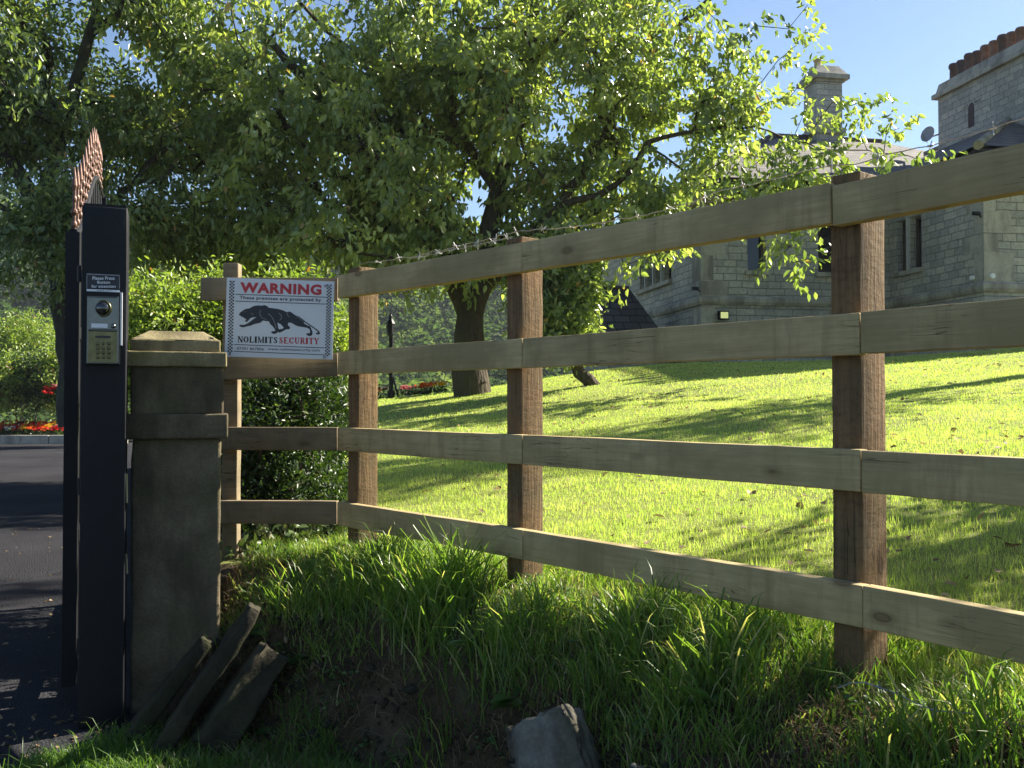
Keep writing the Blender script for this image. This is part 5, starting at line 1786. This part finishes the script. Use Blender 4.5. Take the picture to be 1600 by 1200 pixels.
# shrubs beyond the drive on the left
sp_ = [(-18, 600, 26.5, 60, 46, 'shrub_leaf', 'pale yellow green shrub behind the flower bed at the left edge of the picture'),
       (50, 600, 27.0, 46, 44, 'laurel_leaf', 'mid green rounded shrub behind the flower bed left of the gate'),
       (98, 590, 26.6, 34, 50, 'shrub_leaf', 'light green shrub partly hidden behind the gate'),
       (30, 540, 30.0, 60, 42, 'shrub_leaf', 'taller feathery yellow green bush farther back beyond the drive'),
       (210, 560, 24.0, 60, 60, 'laurel_leaf', 'green bush beyond the gap between gate post and pillar')]
for i, (px, py, d, rx, ry, mt, lab) in enumerate(sp_):
    g0 = at(px, py, d)
    shrub('border_shrub', lab, g0.x, g0.y, [bl(px, py, d, rx, ry, rx * d / F * .8), bl(px + rx * .4, py - ry * .5, d + .3, rx * .5, ry * .6, rx * d / F * .4)], 190, 34, .105, mt, 'shrubs behind the flower bed', twig=.42, thin=-.3, freq=.9, z0=float(ground(g0.x, g0.y)), seed=i, spread=.25)

# ------------------------------------------------------------------ flowers
def flower(name, p, r, h, petal, label, group, nl=70, nb=9):
    root = empty(name, tuple(p), label, 'flower', group)
    fr = np.random.default_rng(int(abs(p.x * 1000 + p.y * 77)) % 9999)
    d = fr.normal(size=(nl, 3)); d[:, 2] = np.abs(d[:, 2]) * .6
    q = np.array(p) + unit(d) * fr.uniform(.2, 1, (nl, 1)) * np.array([r, r, h * .75])
    leaves('foliage', q, d + np.array([0, 0, .3]), np.full(nl, r * .5), np.full(nl, r * .32), fr.uniform(0, .8, nl), M['laurel_leaf'], root)
    pp = []; dd = []
    for k in range(nb):
        a = fr.uniform(0, 2 * np.pi); rr = r * .85 * math.sqrt(fr.uniform(0, 1))
        c = np.array(p) + np.array([rr * math.cos(a), rr * math.sin(a), h * fr.uniform(.65, 1.0)])
        for j in range(9):
            v = fr.normal(size=3); v[2] = abs(v[2]) * .7 + .1
            pp.append(c); dd.append(v)
    pp = np.array(pp); dd = np.array(dd)
    leaves('blooms', pp, dd, np.full(len(pp), r * .33), np.full(len(pp), r * .30), fr.uniform(0, 1, len(pp)), M['petal_' + petal], root)


cols = ['purple', 'red', 'white', 'red', 'purple', 'yellow', 'orange', 'red', 'orange', 'yellow', 'red', 'pink', 'red', 'red']
order = []
for i in range(36):
    px = -30 + i * 3.7 + random.uniform(-1, 1); row = i % 3
    d = 25.6 + row * .45
    c = at(px, 640, d); c.z = EYE - 1.15 + .16
    kx = min(13, max(0, int((px + 5) / 8)))
    cc = cols[kx] if random.random() < .75 else random.choice(['red', 'orange', 'yellow', 'red'])
    flower('bedding_flower', c, .17, .27 + .07 * row, cc, '%s flowering bedding plant in the kerbed flower bed across the drive' % {'purple': 'dark purple', 'pink': 'pink'}.get(cc, cc), '%s bedding plants across the drive' % cc)
for i, (px, py, d) in enumerate(((84, 612, 25.9), (96, 608, 26.0), (76, 618, 25.8))):
    c = at(px, py + 12, d)
    flower('tall_flower', c, .26, .34, ('red', 'pink', 'red')[i], ('red leaved plant standing above the bed, left of the pair by the gate', 'pinkish red flowering plant hard against the gate edge', 'lower red flowering plant beside the gate')[i], 'tall red plants behind the bed')
for i, (px, py, cc) in enumerate(((588, 626, 'red'), (596, 625, 'purple'), (634, 614, 'pink'), (642, 609, 'pink'), (630, 620, 'pink'), (660, 616, 'orange'), (668, 610, 'orange'), (664, 620, 'orange'), (676, 606, 'orange'), (684, 606, 'yellow'), (690, 604, 'yellow'), (655, 622, 'orange'))):
    d = 15.0 + (i % 3) * .1
    c = at(px, py, d); c.z = float(ground(c.x, c.y)) + .02
    flower('lawn_flower', c, .10, .16, cc, '%s flower at the far edge of the lawn between lantern and cherry trunk' % ('dark purple' if cc == 'purple' else cc), '%s flowers at the far edge of the lawn' % cc, 30, 7)
kerb = MB()
rk_ = random.Random(4)
kb = empty('bed_kerb', (-14, 25.2, EYE - 1.15), 'low pale stone kerb round the flower bed across the drive', 'kerb')
xk = -19.0
while xk < -10.5:
    L_ = rk_.uniform(.5, .8)
    kerb.box((xk + L_ / 2, 25.2 + rk_.uniform(-.02, .02), EYE - 1.15 + .10), (L_ - .02, .22, .26)); xk += L_
kerb.build('kerb_stones', M['ashlar'], kb)
sb = MB()
sb.add([(-19, 25.3, EYE - .98), (-10.5, 25.3, EYE - .98), (-10.5, 27.4, EYE - .96), (-19, 27.4, EYE - .96)], [(0, 1, 2, 3)])
o = sb.build('bed_soil', M['soil'], None); tag(o, kind='structure')

# ------------------------------------------------------------------ far wooded hillside
def far_wood():
    P = []; D = []; T = []; S = []
    r_ = np.random.default_rng(21)
    cnt = 0
    while cnt < 760:
        y = 56 + 125 * r_.uniform() ** 1.5; x = r_.uniform(-.68, .16) * y
        u = x / y
        z = float(ground(x, y)); cnt += 1
        con = r_.uniform() < .5
        h = r_.uniform(6, 11); r = h * (.22 if con else .36); base = r_.uniform(0, 1)
        n = 430
        t = r_.uniform(0.05, 1, n)
        if con:
            rad = r * (1 - t) ** .8 + .15
        else:
            rad = r * np.sqrt(np.maximum(0, 1 - (2 * t - 1.05) ** 2)) + .1
        a = r_.uniform(0, 2 * np.pi, n); rr = rad * r_.uniform(.55, 1.05, n)
        P.append(np.stack([x + rr * np.cos(a), y + rr * np.sin(a), z + h * t], -1))
        D.append(np.stack([np.cos(a), np.sin(a), r_.uniform(-.5, .3, n) if con else r_.uniform(-.4, .6, n)], -1) + r_.normal(size=(n, 3)) * .35)
        T.append(np.clip(base * .75 + r_.uniform(0, .3, n), 0, 1)); S.append(np.full(n, .30 + .0035 * y))
    P = np.concatenate(P); D = np.concatenate(D); T = np.concatenate(T); S = np.concatenate(S)
    o = leaves('distant_wood', P, D, S * RNG.uniform(.7, 1.3, len(S)), S * .55, T, M['far_leaf'], fold=.1)
    tag(o, 'far off mixed wood of conifers and leafy trees covering the hillside', 'wood', kind='stuff')


far_wood()
side_tree(8.2, 11.2, 8.0, 1.15, 200, 1)
side_tree(5.35, 5.15, 3.8, .8, 62, 2)
shrub('roadside_shrub', 'leafy shrub growing against the fence right of the view', 2.75, 2.75, [((2.75, 2.75, EYE - .25), (.55, .5, .5), 1), ((2.35, 2.3, EYE - .35), (.45, .42, .4), .8)], 330, 32, .045, 'laurel_leaf', twig=.15, thin=-.3, seed=4)

# ------------------------------------------------------------------ morning air
hz = NT('air')
pv = hz.n('ShaderNodeVolumePrincipled')
pv.inputs['Color'].default_value = (0.80, 0.88, 1.0, 1)
pv.inputs['Density'].default_value = 0.00035
pv.inputs['Anisotropy'].default_value = 0.25
hz.l(pv.outputs[0], hz.out.inputs['Volume'])
m = MB()
m.box((0, 140, 24), (860, 400, 76))
o = m.build('haze', hz.mat); tag(o, kind='stuff')
